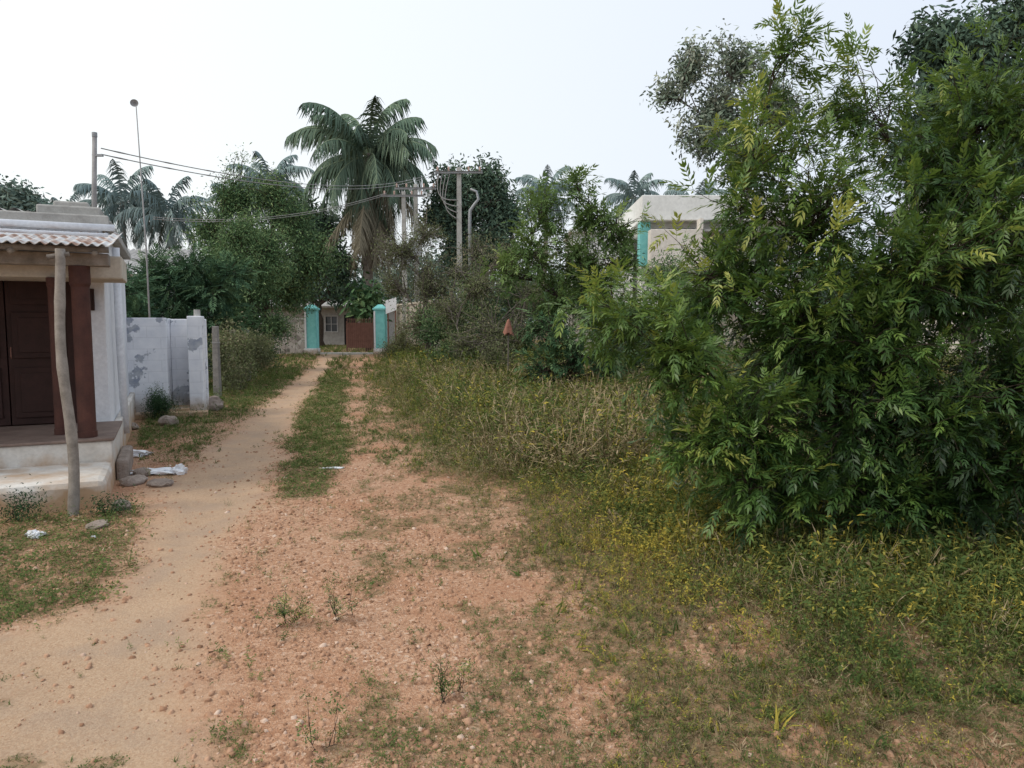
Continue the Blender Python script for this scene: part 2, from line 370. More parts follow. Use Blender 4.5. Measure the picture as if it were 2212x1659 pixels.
def inst(tpls,pos,d,up,scl,rv,seed=0):
    rs=np.random.RandomState(seed+5);N=len(pos)
    d=d/(np.linalg.norm(d,axis=1)[:,None]+1e-9);yv=np.cross(up,d);yv/=np.linalg.norm(yv,axis=1)[:,None]+1e-9;zv=np.cross(d,yv)
    Mx=np.stack([d,yv,zv],-1)
    ch=rs.randint(0,len(tpls),N);Vs=[];Fs=[];Rs=[];k=0
    for q,(T,F,J) in enumerate(tpls):
        ix=np.where(ch==q)[0]
        if len(ix)==0:continue
        V=np.einsum('nij,kj->nki',Mx[ix],T)*scl[ix][:,None,None]+pos[ix][:,None,:]
        Fq=F[None]+(np.arange(len(ix))*len(T))[:,None,None]+k
        Vs.append(V.reshape(-1,3));Fs.append(Fq.reshape(-1,F.shape[1]));Rs.append((rv[ix][:,None]+J[None]).ravel());k+=len(ix)*len(T)
    return np.concatenate(Vs),np.concatenate(Fs),np.clip(np.concatenate(Rs),0,1)
TP={'neem':[T_pinnate(s) for s in range(6)],'neems':[T_pinnate(s,pairs=4,ll=.42,lw=.13,simple=True) for s in range(4)],
 'clump':[T_clump(s) for s in range(5)],'fine':[T_clump(s+9,24,.2,.35) for s in range(5)],'feath':[T_pinnate(s+20,pairs=7,ll=.26,lw=.06,droop=.2,simple=True) for s in range(4)],
 'tuft':[T_tuft(s) for s in range(6)],'blade':[T_tuft(s+50,7,.09,1.1) for s in range(5)],'creep':[T_creep(s) for s in range(6)],'weed':[T_weed(s) for s in range(7)],'weedb':[T_weed(s+40,20,.17,4) for s in range(6)],'seed':[T_seed(s) for s in range(6)]}
# ------------------------------------------------------------ trees
def bez(A,B,rs,n=6,lift=.15,wob=.06):
    A=np.array(A,float);B=np.array(B,float);D=np.linalg.norm(B-A)
    C=(A+B)/2+np.array([0,0,lift*D])+rs.normal(size=3)*wob*D*1.5
    s_=np.linspace(0,1,n)[:,None]
    P=(1-s_)**2*A+2*s_*(1-s_)*C+s_**2*B
    P[1:-1]+=rs.normal(size=(n-2,3))*wob*D*.35
    return P
def tree(name,label,cat,base,lobes,leaf,tpl,ls,ncl=60,npc=5,bark='bark',r0=.1,fork=.35,seed=1,stems=1,twig=.008,flatten=1.,young=.25,group=None,bias=0.,z0=0,shell=2.0,lift=.15,dscale=1.,jit=.25,lside=0.,spread=1.):
    rs=np.random.RandomState(seed);bx,by=base;e=thing(name,label,cat,(bx,by,z0),group)
    lob=[(np.array(l[:3]),np.array([l[3],l[3]*dscale,l[3]*flatten]),(l[4] if len(l)>4 else 1.)) for l in lobes]
    C=np.array([l[0] for l in lob]);zmax=C[:,2].max();cm=C.mean(0)
    B0=np.array([bx,by,z0-.08]);Vs=[];Fs=[];k=0;nodes=[];rad=[]
    def addt(P,r,n):
        nonlocal k
        V,F=tube(P,r,n);Vs.append(V);Fs.append(F+k);k+=len(V)
    for q in range(stems):
        tgt=np.array([bx+(cm[0]-bx)*fork*.8,by+(cm[1]-by)*fork*.8,z0+(zmax-z0)*fork])
        if stems>1:tgt=tgt+np.array([(-.5+(q+.5)/stems+rs.uniform(-.1,.1))*spread,rs.uniform(-.35,.35),rs.uniform(-.3,.3)])*fork*(zmax-z0)*.6
        P=bez(B0+np.array([rs.normal()*.1*spread,rs.normal()*.1,0])*(stems>1),tgt,rs,8,.05,.05)
        r=np.linspace(r0,r0*.62,8);r[0]*=1.25;addt(P,r,9)
        nodes+=list(P[2:]);rad+=list(r[2:])
    order=np.argsort(np.linalg.norm(C-B0,axis=1));LP=[];LD=[];LR=[]
    xw=C[:,0].max()-C[:,0].min()+.01
    for oi in order:
        c,rr,dm=lob[oi];Nn=np.array(nodes);dd=np.linalg.norm(Nn-c,axis=1)+np.where(Nn[:,2]>c[2],2.*(Nn[:,2]-c[2]),0)+.15*np.linalg.norm(Nn-B0,axis=1)
        b=int(np.argmin(dd));P=bez(Nn[b],c,rs,8,lift,.07);ra=min(rad[b]*.8,r0*.6);r=np.linspace(ra,max(ra*.4,twig*1.3),8);addt(P,r,6)
        nodes+=list(P[2:]);rad+=list(r[2:]);limb=P
        n=max(3,int(ncl*dm*(rr[0]*rr[2])))
        for q in range(n):
            u=rs.normal(size=3);u/=np.linalg.norm(u);rr_=rs.uniform()**(1/shell)
            tip=c+u*rr*rr_*(1+rs.uniform(-jit,jit)*1.2)
            if tip[2]<z0+.06:tip[2]=z0+rs.uniform(.06,.25)
            st=limb[rs.randint(3,8)] if rs.uniform()<.8 else np.array(nodes[rs.randint(len(nodes))]) 
            if np.linalg.norm(st-tip)>2.2*rr[0]+.3:st=limb[rs.randint(4,8)]
            Q=bez(st,tip,rs,5,.1,.08);addt(Q,np.linspace(twig*1.5,twig*.5,5),4)
            Tn=Q[-1]-Q[-3];Tn/=np.linalg.norm(Tn)+1e-9
            m=npc+rs.randint(-1,2);sv=1-rs.uniform(0,1,m)**1.6*.65
            f4=sv*4;i0=np.minimum(f4.astype(int),3);fr_=(f4-i0)[:,None];pos=Q[i0]*(1-fr_)+Q[i0+1]*fr_
            dv=Tn[None]*.6+rs.normal(size=(m,3))*.6+np.array([0,0,.02])
            LP.append(pos);LD.append(dv)
            leaf_shade=u[2]*rr_*.22+(rr_-.6)*.3+lside*((cm[0]-tip[0])/xw)+lside*.5*((tip[2]-cm[2])/(zmax+.01))  # young tips plus painted shade: darker inside and low, lighter outward, up, left
            LR.append(np.clip(rs.normal(.36+leaf_shade+bias,.11,m)+(rs.uniform()<young*.4)*.28,0,1))
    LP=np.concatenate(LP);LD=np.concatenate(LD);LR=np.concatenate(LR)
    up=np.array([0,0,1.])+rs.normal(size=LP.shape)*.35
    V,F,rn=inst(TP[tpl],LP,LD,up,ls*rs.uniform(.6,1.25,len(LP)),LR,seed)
    V[:,2]=np.maximum(V[:,2],z0+.01)
    arr_part(e,'trunk',np.concatenate(Vs),np.concatenate(Fs),M[bark],smooth=True)
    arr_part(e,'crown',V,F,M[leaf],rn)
    return e
near=[(.72,5.1,1.68,.34,1.),(1.1,5.0,1.35,.46,1.1),(1.5,4.8,.9,.45,1.),(1.4,5.3,1.9,.44,.9),(1.95,5.0,1.6,.6),(2.1,5.1,2.35,.55),(1.72,5.2,2.85,.38,.7),(1.92,5.3,3.45,.34,.55),(1.6,5.2,2.4,.32,.8),
 (2.45,5.4,3.15,.44,.7),(2.9,5.2,2.6,.55),(3.35,5.3,3.05,.52,.8),(3.15,4.9,1.95,.65),(2.6,4.8,1.9,.55),(3.4,4.9,1.15,.55),(2.55,5.5,1.2,.45),(1.85,4.8,.55,.42),(3.0,4.8,.5,.48),(2.4,4.7,.42,.42),(3.75,5.2,2.3,.65),
 (2.2,4.8,1.0,.48),(2.8,4.6,1.0,.48),(1.2,4.8,.75,.3),(3.3,4.6,.7,.45),(2.35,4.8,1.45,.48),(3.95,5.2,1.4,.6),(3.95,5.3,3.1,.5),(1.5,4.6,.5,.3,.8),(2.0,5.9,1.1,.5,.8),(3.0,6.0,1.3,.6,.8),(3.6,5.9,.7,.5,.8),(1.75,5.6,1.9,.4,.9)]
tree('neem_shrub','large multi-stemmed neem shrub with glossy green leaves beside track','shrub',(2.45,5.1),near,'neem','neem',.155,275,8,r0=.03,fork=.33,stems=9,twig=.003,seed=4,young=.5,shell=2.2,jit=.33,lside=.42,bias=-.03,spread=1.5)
tree('neem_tree','slender young neem tree with light green feathery crown','tree',(1.45,16),[(1.35,16,4.5,.4),(.75,16,4.0,.6),(1.65,16,3.85,.65),(2.25,16,3.7,.5),(.35,16,3.15,.6),(1.45,16,2.95,.8),(2.4,16,2.95,.55),(.95,16,2.15,.65),(1.85,16,2.3,.6),(-.1,16,2.6,.4)],'neem2','neems',.25,88,7,r0=.06,fork=.4,twig=.008,seed=7,stems=2,jit=.3)
tree('green_shrub','dense dark green shrub at the foot of young tree','shrub',(1.1,14.6),[(.7,14.8,1.5,.5),(1.3,14.5,.95,.5),(.6,14.5,.65,.45),(1.8,15,1.5,.45),(1.9,14.5,.8,.45)],'mid','neems',.22,150,6,r0=.04,fork=.3,stems=4,seed=8,young=.7,bias=-.18)
tree('neem_tree','tall bushy neem tree rising behind a stone wall','tree',(-11,33),[(-12.2,33,7.1,1.3),(-10.6,33,7.2,1.1),(-13.3,33,5.65,1.3),(-11,32.5,5.0,1.7),(-9.5,33,6.1,1.1),(-8.9,33.5,4.4,1.2),(-11.8,32.5,3.1,1.6),(-9.9,34,2.9,1.1),(-12.6,32,4.3,1.),(-10.2,32,3.8,.9)],'mid','fine',.62,32,5,r0=.22,seed=9,twig=.02,jit=.4,bias=.05)
tree('leafy_tree','rounded leafy tree with layered foliage beside dirt track','tree',(-8.3,24),[(-8.75,24,4.55,.7),(-7.85,24,3.95,.75),(-8.3,24,2.8,.9),(-9.05,24,1.8,.85),(-7.75,24,1.45,.7),(-9.5,24,3.6,.7),(-8.9,23.5,3.4,.7),(-8.0,23.5,3.3,.5),(-9.9,24,2.6,.7)],'mid','fine',.40,75,5,r0=.12,seed=10,twig=.012,jit=.45,bias=.1)
tree('thorn_tree','low spreading thorn tree with fine feathery leaves','tree',(-8.0,18),[(-8.6,18,2.6,.6),(-7.8,18,2.8,.6),(-9.1,18,2.1,.55),(-8.05,18,2.0,.7),(-7.25,18,2.3,.55),(-7.3,18,1.3,.6),(-8.9,17.5,1.5,.65),(-6.9,18.3,2.8,.4),(-9.9,18,1.9,.6),(-8.2,17.5,1.2,.6)],'feath','feath',.42,140,7,r0=.07,seed=11,twig=.008,stems=3,jit=.4,bias=.05)
tree('thorn_tree','thorn tree with fine leaves beside sheet-roofed house','tree',(-9.4,16.5),[(-9.3,16.5,1.9,.7),(-8.4,16.3,1.6,.6),(-10,16.5,2.3,.6),(-8.7,16.4,2.3,.5)],'feath','feath',.4,130,7,r0=.06,seed=41,twig=.008,stems=3,jit=.4)
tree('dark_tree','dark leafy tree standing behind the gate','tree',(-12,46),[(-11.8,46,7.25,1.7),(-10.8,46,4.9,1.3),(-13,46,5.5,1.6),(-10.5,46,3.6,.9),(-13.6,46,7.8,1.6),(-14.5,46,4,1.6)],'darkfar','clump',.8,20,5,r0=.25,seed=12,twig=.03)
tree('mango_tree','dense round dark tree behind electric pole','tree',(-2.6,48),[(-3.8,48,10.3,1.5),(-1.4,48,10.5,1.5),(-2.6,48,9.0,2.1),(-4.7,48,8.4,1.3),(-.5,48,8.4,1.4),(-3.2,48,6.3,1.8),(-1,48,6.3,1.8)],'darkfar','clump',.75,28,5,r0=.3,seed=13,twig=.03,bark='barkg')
tree('dry_thicket','tangled half-dry thorny thicket beside compound wall','shrub',(-2.9,26),[(-3.9,26,4.1,.9),(-2.9,26,3.1,1.1),(-2.2,26,1.8,1.1),(-3.3,26,1.5,.9),(-2.9,26,4.7,.7),(-4.4,27,2.9,.7),(-1.6,26,3.2,.8),(-1.2,26,4.2,.6)],'dryl','fine',.34,75,3,r0=.07,seed=14,twig=.016,stems=5,bark='barkg',jit=.4)
tree('dry_thicket','tangled half-dry thicket with bare grey twigs','shrub',(-.6,21.5),[(-.9,22,2.7,.85),(-.5,21.5,1.2,.85),(-1.5,21.5,.95,.7),(-.1,22,3.4,.75),(.6,22,2.4,.8),(-1.8,22.5,2.0,.7),(.9,22,3.5,.6),(.3,21.5,1.2,.8)],'dryl','fine',.30,95,3,r0=.06,seed=15,twig=.013,stems=5,bark='barkg',jit=.4,bias=.1)
tree('green_thicket','green straggling thicket of thin branches','shrub',(-1,24),[(-1.2,24,2.2,.9),(.2,24,2.6,1.0),(1.3,24,1.9,1.),(-.4,24,1.2,.9),(-2.6,24.5,1.4,.8),(2.4,24,2.6,1.),(3.4,24,1.6,1.)],'mid','fine',.4,60,5,r0=.06,seed=45,twig=.011,stems=6,bark='barkg',jit=.4)
tree('pale_tree','tall tree with pale grey-green open crown','tree',(7.2,22),[(5.2,22,9.0,.8),(4.6,22,8.2,.5),(6.05,22,7.8,1.0),(5.5,22,6.9,.8),(6.75,22,9.1,.85),(6.9,22,6.4,1.),(7.8,22,8,1.1)],'grey','clump',.38,48,5,r0=.16,seed=16,twig=.015,fork=.5,bark='barkg',bias=.15,jit=.4)
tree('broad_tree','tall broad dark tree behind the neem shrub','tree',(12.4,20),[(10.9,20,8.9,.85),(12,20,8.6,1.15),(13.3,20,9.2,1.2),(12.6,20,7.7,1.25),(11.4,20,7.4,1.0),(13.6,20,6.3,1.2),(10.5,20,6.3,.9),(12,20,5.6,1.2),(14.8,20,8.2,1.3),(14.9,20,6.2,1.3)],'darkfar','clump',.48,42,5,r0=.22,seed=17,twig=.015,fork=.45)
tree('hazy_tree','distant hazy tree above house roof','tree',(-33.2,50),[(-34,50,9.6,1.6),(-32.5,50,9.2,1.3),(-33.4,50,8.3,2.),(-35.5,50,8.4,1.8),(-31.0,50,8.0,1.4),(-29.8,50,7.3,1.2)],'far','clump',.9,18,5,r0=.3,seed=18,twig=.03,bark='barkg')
tree('shrub','green shrub growing against the compound wall','shrub',(3.6,19),[(3.4,19,1.6,.7),(4.3,19,2.1,.8),(2.9,19,1.1,.6),(5,19,1.5,.8),(3.9,19,2.7,.6)],'mid','fine',.42,60,5,r0=.05,seed=19,stems=4,twig=.009)
tree('shrub','green shrub in weedy field behind neem shrub','shrub',(7.5,17),[(7,17,1.6,.9),(8,17,2.3,.9),(6.2,17,1.3,.7),(8.9,17,1.8,.9),(7.4,17,3.1,.7),(9.8,17,2.6,.9)],'mid','fine',.42,45,5,r0=.06,seed=20,stems=4,twig=.01)
tree('shrub','dense green shrub near a far house','shrub',(12,15),[(11.5,15,1.6,1.),(12.6,15,2.5,1.),(10.5,15,1.2,.8),(11.6,15,3.3,.8),(9.9,15,2.1,.8)],'mid','fine',.42,42,5,r0=.06,seed=21,stems=4,twig=.01)
tree('banana_plant','banana plant clump behind the gate','plant',(-7.6,39),[(-7.6,39,2.9,.7),(-7.2,39,2.3,.6),(-8,39,2.2,.6)],'mid','clump',1.1,16,4,r0=.12,seed=22,stems=3,twig=.02)
tree('creeper_shrub','creeper bush smothering the wire fence','shrub',(-6.4,17),[(-6.3,15.9,.95,.42),(-6.45,17,1.05,.5),(-6.7,18.1,1.0,.5),(-6.1,15.7,.4,.4),(-6.6,17.5,.5,.5),(-6.95,19.3,.9,.55),(-7.1,20.5,.7,.5)],'dryl','fine',.26,130,6,r0=.02,seed=23,stems=5,twig=.006,bias=.15)
tree('roadside_bush','dark bush at foot of the leafy tree','shrub',(-8.1,22),[(-8,22,.9,.6),(-7.6,22.5,.5,.5),(-8.8,22,.8,.7),(-7.9,21.5,1.5,.5)],'dark','fine',.36,70,5,r0=.03,seed=24,stems=4,twig=.008)
for q,(bx,by,h,lab) in enumerate([(-4.6,30.5,1.0,'low weedy bush in front of old wall'),(-1.6,22.5,1.1,'scraggly bush growing along field edge'),(2.9,17,1.0,'small bush beside the young neem'),(-.6,18.5,.8,'low brownish bush among tall weeds')]):
    tree('field_bush',lab,'shrub',(bx,by),[(bx,by,h*.6,h*.6),(bx+.6,by,h*.45,h*.5),(bx-.6,by,h*.4,h*.45),(bx+.1,by,h*1.1,h*.4)],['dryl','mid','mid','dryl'][q],'fine',.34,90,4,r0=.03,seed=60+q,stems=4,twig=.008)
rs=np.random.RandomState(77);n=8000
a=rs.uniform(-62,70,n);d=rs.uniform(66,84,n);hm=5.5+3.0*fbm(a*.09,a*0+3,5)+2.5*(fbm(a*.35,a*0+8,6)-.5)
z=rs.uniform(0,1,n)**.7*hm
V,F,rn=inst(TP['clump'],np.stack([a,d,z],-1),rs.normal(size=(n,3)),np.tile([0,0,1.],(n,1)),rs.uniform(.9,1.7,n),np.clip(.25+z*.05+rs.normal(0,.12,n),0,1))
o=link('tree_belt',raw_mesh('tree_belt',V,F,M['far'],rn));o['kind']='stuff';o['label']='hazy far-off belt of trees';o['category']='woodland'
# ------------------------------------------------------------ palms
def palm(x,y,zc,L,mat,label,seed,nf=26,nl=46,dead=0,tr=.2,lean=.4,wl=.07,group=None,e1=-.75,dr=1.45):
    rs=np.random.RandomState(seed);e=thing('coconut_palm',label,'palm tree',(x+lean,y,0),group)
    s_=np.linspace(0,1,14);P=np.stack([x+lean*(1-s_)**2,y+0*s_,-.1+(zc+.05)*s_],-1)
    r=tr*(1.25-.5*s_)*(1+.05*np.sin(np.arange(14)*2.4));r[0]*=1.35
    V,F=tube(P,r,10);arr_part(e,'trunk',V,F,M['palmtrunk'],smooth=True)
    def fronds(n,e0r,e1r,matn,pname,Ls,droop,ldr=.38,zo=0,zsp=0):
        Vs=[];Fs=[];Rn=[];k=0
        for q in range(n):
            az=q*2.39996+rs.uniform(-.3,.3);f=(q+.5)/n;el=e0r+(e1r-e0r)*f**.85+rs.uniform(-.15,.15);LL=L*Ls*rs.uniform(.82,1.1)
            hd=np.array([math.cos(az),math.sin(az),0]);m=12;pts=[np.array([x,y,zc+zo-zsp*rs.uniform()])+hd*.1];tn=[]
            for u in range(m):
                ang=el-(droop*(u/m)**1.6)*rs.uniform(.97,1.03);dv=hd*math.cos(ang)+np.array([0,0,math.sin(ang)]);tn.append(dv);pts.append(pts[-1]+dv*LL/m)
            pts=np.array(pts);tn.append(tn[-1]);tn=np.array(tn)
            v,ff=tube(pts,np.linspace(.05,.012,m+1)*L/4,4);Vs.append(v);Fs.append(ff+k);Rn.append(np.full(len(v),.75));k+=len(v)
            side=np.array([-math.sin(az),math.cos(az),0]);tw=rs.uniform(-.6,.6)
            sl=np.linspace(.12,.99,nl);idx=sl*m;i0=np.minimum(idx.astype(int),m-1);fr=(idx-i0)[:,None]
            p=pts[i0]*(1-fr)+pts[i0+1]*fr;tt=tn[i0];ll=L*.24*np.sin(np.pi*(.12+.8*sl))**.7
            col=rs.uniform(.2,.6)
            for sg in (-1,1):
                dd=side[None]*sg*.6+tt*.65+np.array([0,0,-.55])+np.array([0,0,sg*tw])*.4+rs.normal(size=(nl,3))*.16
                dd/=np.linalg.norm(dd,axis=1)[:,None];w=wl*L/4;lv=ll*rs.uniform(.7,1.15,nl)
                tip=p+dd*lv[:,None]+np.array([0,0,-ldr])*lv[:,None];mid=p+dd*lv[:,None]*.55+np.array([0,0,-ldr*.2])*lv[:,None]
                wv=tt*w*.5
                v=np.stack([p-wv,p+wv,mid-wv,mid+wv,tip-wv*.15,tip+wv*.15],1).reshape(-1,3)
                b=(np.arange(nl)*6)[:,None]+k
                ff=np.concatenate([b+np.array([[0,1,3,2]]),b+np.array([[2,3,5,4]])]);Vs.append(v);Fs.append(ff);k+=len(v)
                Rn.append(np.repeat(np.clip(col+rs.normal(0,.12,nl),0,1),6))
        arr_part(e,pname,np.concatenate(Vs),np.concatenate(Fs),M[matn],np.concatenate(Rn))
    fronds(nf,1.5,e1,mat,'crown',1.,dr,.65,0,.4)
    if dead:fronds(dead,-.8,-1.5,'palmdry','dead_fronds',1.05,.45,.5,-.2,2.4)
    return e
palm(-8.6,45,11.7,4.9,'palm','tall coconut palm with full crown and drooping dead fronds',3,nf=46,nl=60,dead=30,tr=.3,lean=-.5,wl=.075,e1=-1.15,dr=1.5)
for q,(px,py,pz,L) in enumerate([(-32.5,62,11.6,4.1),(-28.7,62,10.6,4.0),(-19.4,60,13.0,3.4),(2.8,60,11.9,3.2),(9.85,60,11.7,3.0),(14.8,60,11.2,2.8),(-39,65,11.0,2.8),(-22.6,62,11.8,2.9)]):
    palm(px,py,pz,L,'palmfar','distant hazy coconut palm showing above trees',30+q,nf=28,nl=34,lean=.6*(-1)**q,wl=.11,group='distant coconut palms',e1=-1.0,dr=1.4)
# ------------------------------------------------------------ ground cover
def scatter(n,xr,yr,fn,seed,pw=1.):
    rs=np.random.RandomState(seed);yy=(yr[0]**(1-pw+1e-6)+(yr[1]**(1-pw+1e-6)-yr[0]**(1-pw+1e-6))*rs.uniform(size=n))**(1/(1-pw+1e-6))
    xx=rs.uniform(xr[0],xr[1],n)
    ok=(np.abs(xx)<.82*yy+.6)&(rs.uniform(size=n)<fn(xx,yy));return xx[ok],yy[ok]
def outhouse(x,y):
    lx=(x+3.5)*.906+(y-6.2)*.423;ly=-(x+3.5)*.423+(y-6.2)*.906
    return ~((lx<.12)&(ly>-.1)&(ly<7.2))
parts_g=[];parts_w=[];parts_d=[]
def put(tpl,xx,yy,sc_,rv,lst,seed,tilt=.12):
    rs=np.random.RandomState(seed);n=len(xx);ok=outhouse(xx,yy);xx,yy,sc_,rv=xx[ok],yy[ok],sc_[ok],rv[ok];n=len(xx)
    az=rs.uniform(0,6.28,n);d=np.stack([np.cos(az),np.sin(az),rs.normal(0,tilt,n)],-1);up=np.array([0,0,1.])+rs.normal(size=(n,3))*tilt
    lst.append(inst(TP[tpl],np.stack([xx,yy,H(xx,yy)-.004],-1),d,up,sc_,np.clip(rv,0,1),seed))
def flush(lst,name,mat,label):
    Vs=[];Fs=[];Rn=[];k=0
    for V,F,r in lst:Vs.append(V);Fs.append(F+k);Rn.append(r);k+=len(V)
    o=link(name,raw_mesh(name,np.concatenate(Vs),np.concatenate(Fs),mat,np.concatenate(Rn)));o['kind']='stuff';o['label']=label;o['category']=name.replace('_',' ')
Gf=lambda x,y:zones(x,y)[1]
Fdf=lambda x,y:zones(x,y)[2]
Nf=lambda x,y:(1-zones(x,y)[2])
rs=np.random.RandomState(5)
xx,yy=scatter(50000,(-4.5,4.5),(1.9,8.5),lambda x,y:Gf(x,y)**1.6*.75*(1-.4*Fdf(x,y)),101,1.)
put('tuft',xx,yy,rs.uniform(.012,.04,len(xx))*(1+.3*Fdf(xx,yy)),rs.normal(.45,.2,len(xx))+.3*(fbm(xx*2,yy*2,88)-.5),parts_g,1,.3)
xx,yy=scatter(30000,(-4.5,4.5),(1.9,8.5),lambda x,y:Gf(x,y)**1.4*.8*(1-.4*Fdf(x,y)),102,1.)
put('creep',xx,yy,rs.uniform(.02,.055,len(xx)),rs.normal(.42,.18,len(xx)),parts_g,2,.2)
xx,yy=scatter(45000,(-12,10),(8,22),lambda x,y:Gf(x,y)*.9,103,1.)
put('tuft',xx,yy,rs.uniform(.04,.11,len(xx)),rs.normal(.48,.22,len(xx)),parts_g,3,.3)
xx,yy=scatter(20000,(-12,10),(8,22),lambda x,y:Gf(x,y)*.9,104,1.)
put('creep',xx,yy,rs.uniform(.06,.14,len(xx)),rs.normal(.40,.18,len(xx)),parts_g,4,.2)
xx,yy=scatter(20000,(-22,26),(20,48),lambda x,y:Gf(x,y)*.9,105,.6)
put('tuft',xx,yy,rs.uniform(.12,.3,len(xx)),rs.normal(.5,.2,len(xx)),parts_g,5,.3)
def stl(x,y):
    z_=zones(x,y);return np.maximum(z_[4],z_[3]*.55)*(1-z_[2])
xx,yy=scatter(32000,(-9,-1.4),(3.6,20),stl,106,1.)
put('creep',xx,yy,rs.uniform(.04,.10,len(xx))*(1+yy/25),rs.normal(.48,.16,len(xx)),parts_g,6,.3)
xx,yy=scatter(5500,(-9,-2.5),(3.6,24),lambda x,y:zones(x,y)[3],107,1.)
put('weed',xx,yy,rs.uniform(.1,.3,len(xx))*(.3+yy/14),rs.normal(.38,.17,len(xx)),parts_g,7,.2)
xx,yy=scatter(4200,(-2.6,.8),(2.2,12),lambda x,y:(.16+.6*(Gf(x,y)>.35))*(Nf(x,y))*(1-.7*zones(x,y)[0]),108,1.)
put('weedb',xx,yy,rs.uniform(.03,.10,len(xx)),rs.normal(.52,.15,len(xx)),parts_g,8,.3)
def fieldh(x,y):
    B=np.interp(y,_by,_BX);return ss(-.2,1.6,x-B)
def yel(x,y):
    return np.exp(-(((x-.85)/.75)**2+((y-4.7)/1.4)**2))*.38*ss(.36,.54,fbm(x*3,y*3,93))+.4*(fbm(x*1.3,y*1.3,91)-.52)
def nr(y):return ss(2.,4.6,y)
xx,yy=scatter(17000,(-.6,5),(1.9,8),lambda x,y:Fdf(x,y)*(.3+.7*ss(2.6,4.2,y+x*.3)),110,1.)
h=fieldh(xx,yy);put('weed',xx,yy,(.08+.22*h*nr(yy))*rs.uniform(.5,1.4,len(xx)),rs.normal(.45,.19,len(xx))+yel(xx,yy),parts_w,10,.3)
xx,yy=scatter(7000,(-.6,5),(1.9,8),lambda x,y:Fdf(x,y)*(.3+.7*(fbm(x*2,y*2,66)>.5)),111,1.)
h=fieldh(xx,yy);put('weedb',xx,yy,(.06+.15*h*nr(yy))*rs.uniform(.4,1.3,len(xx)),rs.normal(.46,.2,len(xx))+yel(xx,yy),parts_w,11,.3)
xx,yy=scatter(1500,(-.8,4),(1.9,5.5),lambda x,y:ss(-.5,.2,x-np.interp(y,_by,_BX))*(fbm(x*2.4,y*2.4,68)>.52),117,1.)
put('blade',xx,yy,rs.uniform(.04,.12,len(xx)),rs.normal(.55,.18,len(xx)),parts_w,17,.35)
xx,yy=scatter(16000,(-4,14),(7.5,20),Fdf,112,1.)
h=fieldh(xx,yy);put('weed',xx,yy,(.18+.36*h)*rs.uniform(.6,1.3,len(xx)),rs.normal(.45,.2,len(xx)),parts_w,12,.25)
xx,yy=scatter(6000,(-6,22),(18,38),lambda x,y:Fdf(x,y),113,.6)
h=fieldh(xx,yy);put('weed',xx,yy,(.25+.5*h)*rs.uniform(.6,1.3,len(xx)),rs.normal(.44,.15,len(xx)),parts_w,13,.25)
xx,yy=scatter(6500,(-.6,5),(2,8),lambda x,y:Fdf(x,y)*(.35+.65*(fbm(x,y,61)>.47)),114,1.)
h=fieldh(xx,yy);put('seed',xx,yy,(.07+.22*h*nr(yy))*rs.uniform(.5,1.3,len(xx)),rs.normal(.42,.22,len(xx)),parts_d,14,.5)
xx,yy=scatter(13000,(-4,12),(7,22),lambda x,y:Fdf(x,y)*(.35+.65*(fbm(x*.6,y*.6,61)>.47)),115,1.)
h=fieldh(xx,yy);put('seed',xx,yy,(.2+.36*h)*rs.uniform(.6,1.3,len(xx)),rs.normal(.5,.2,len(xx)),parts_d,15,.3)
xx,yy=scatter(20000,(-1.,4),(1.9,6),lambda x,y:ss(-.4,.3,x-np.interp(y,_by,_BX))*(.4+.6*(fbm(x*2.2,y*2.2,69)>.47)),116,1.)
put('tuft',xx,yy,rs.uniform(.025,.07,len(xx)),rs.normal(.45,.25,len(xx)),parts_d,16,.8)
flush(parts_g,'grass',M['grass'],'short patchy grass and creeping weeds on reddish soil')
flush(parts_w,'weeds',M['weed'],'knee-high green and yellowing weeds filling the verge')
flush(parts_d,'dry_grass',M['dry'],'straw-coloured dry grass and seed heads among weeds')
t=NT('gravel_stone');a=t.n('ShaderNodeAttribute',attribute_name='tone')
c=t.ramp(a.outputs['Fac'],[(0,(.22,.12,.07)),(.35,(.37,.21,.13)),(.75,(.49,.30,.195)),(1,(.62,.47,.37))])
M['gravel']=t.fin(t.bsdf(c,.9,spec=.15))
def T_peb(seed):
    rs=np.random.RandomState(seed);V=np.array([(-1,-1,-1),(1,-1,-1),(1,1,-1),(-1,1,-1),(-1,-1,1),(1,-1,1),(1,1,1),(-1,1,1)],float)*.5
    V[4:,:2]*=rs.uniform(.5,.8);V+=rs.normal(size=V.shape)*.12;V[:,2]*=.7
    return V,np.array([(4,5,6,7),(0,1,5,4),(1,2,6,5),(2,3,7,6),(3,0,4,7)]),rs.uniform(-.08,.08,8)
TP['peb']=[T_peb(s) for s in range(9)]
def pd(x,y):
    z_=zones(x,y);return np.clip((1-z_[0]*.88)*(1-.75*z_[2])*(1-.5*z_[1])*(.3+.7*ss(.38,.6,fbm(x*1.7,y*1.7,71))),0,1)
xx,yy=scatter(56000,(-4,3),(1.9,9),pd,120,1.3)
ok=outhouse(xx,yy);xx=xx[ok];yy=yy[ok];n=len(xx)
s_=.0045+.021*rs.uniform(size=n)**4.5+.003*(yy/4);az=rs.uniform(0,6.28,n)
pk=inst(TP['peb'],np.stack([xx,yy,H(xx,yy)+s_*.1],-1),np.stack([np.cos(az),np.sin(az),rs.normal(0,.3,n)],-1),np.array([0,0,1.])+rs.normal(size=(n,3))*.3,s_,np.clip(rs.normal(.48,.23,n),0,1))
xx,yy=scatter(9000,(-6,1),(8,24),pd,121,1.);ok=outhouse(xx,yy);xx=xx[ok];yy=yy[ok];n=len(xx);s_=rs.uniform(.01,.03,n);az=rs.uniform(0,6.28,n)
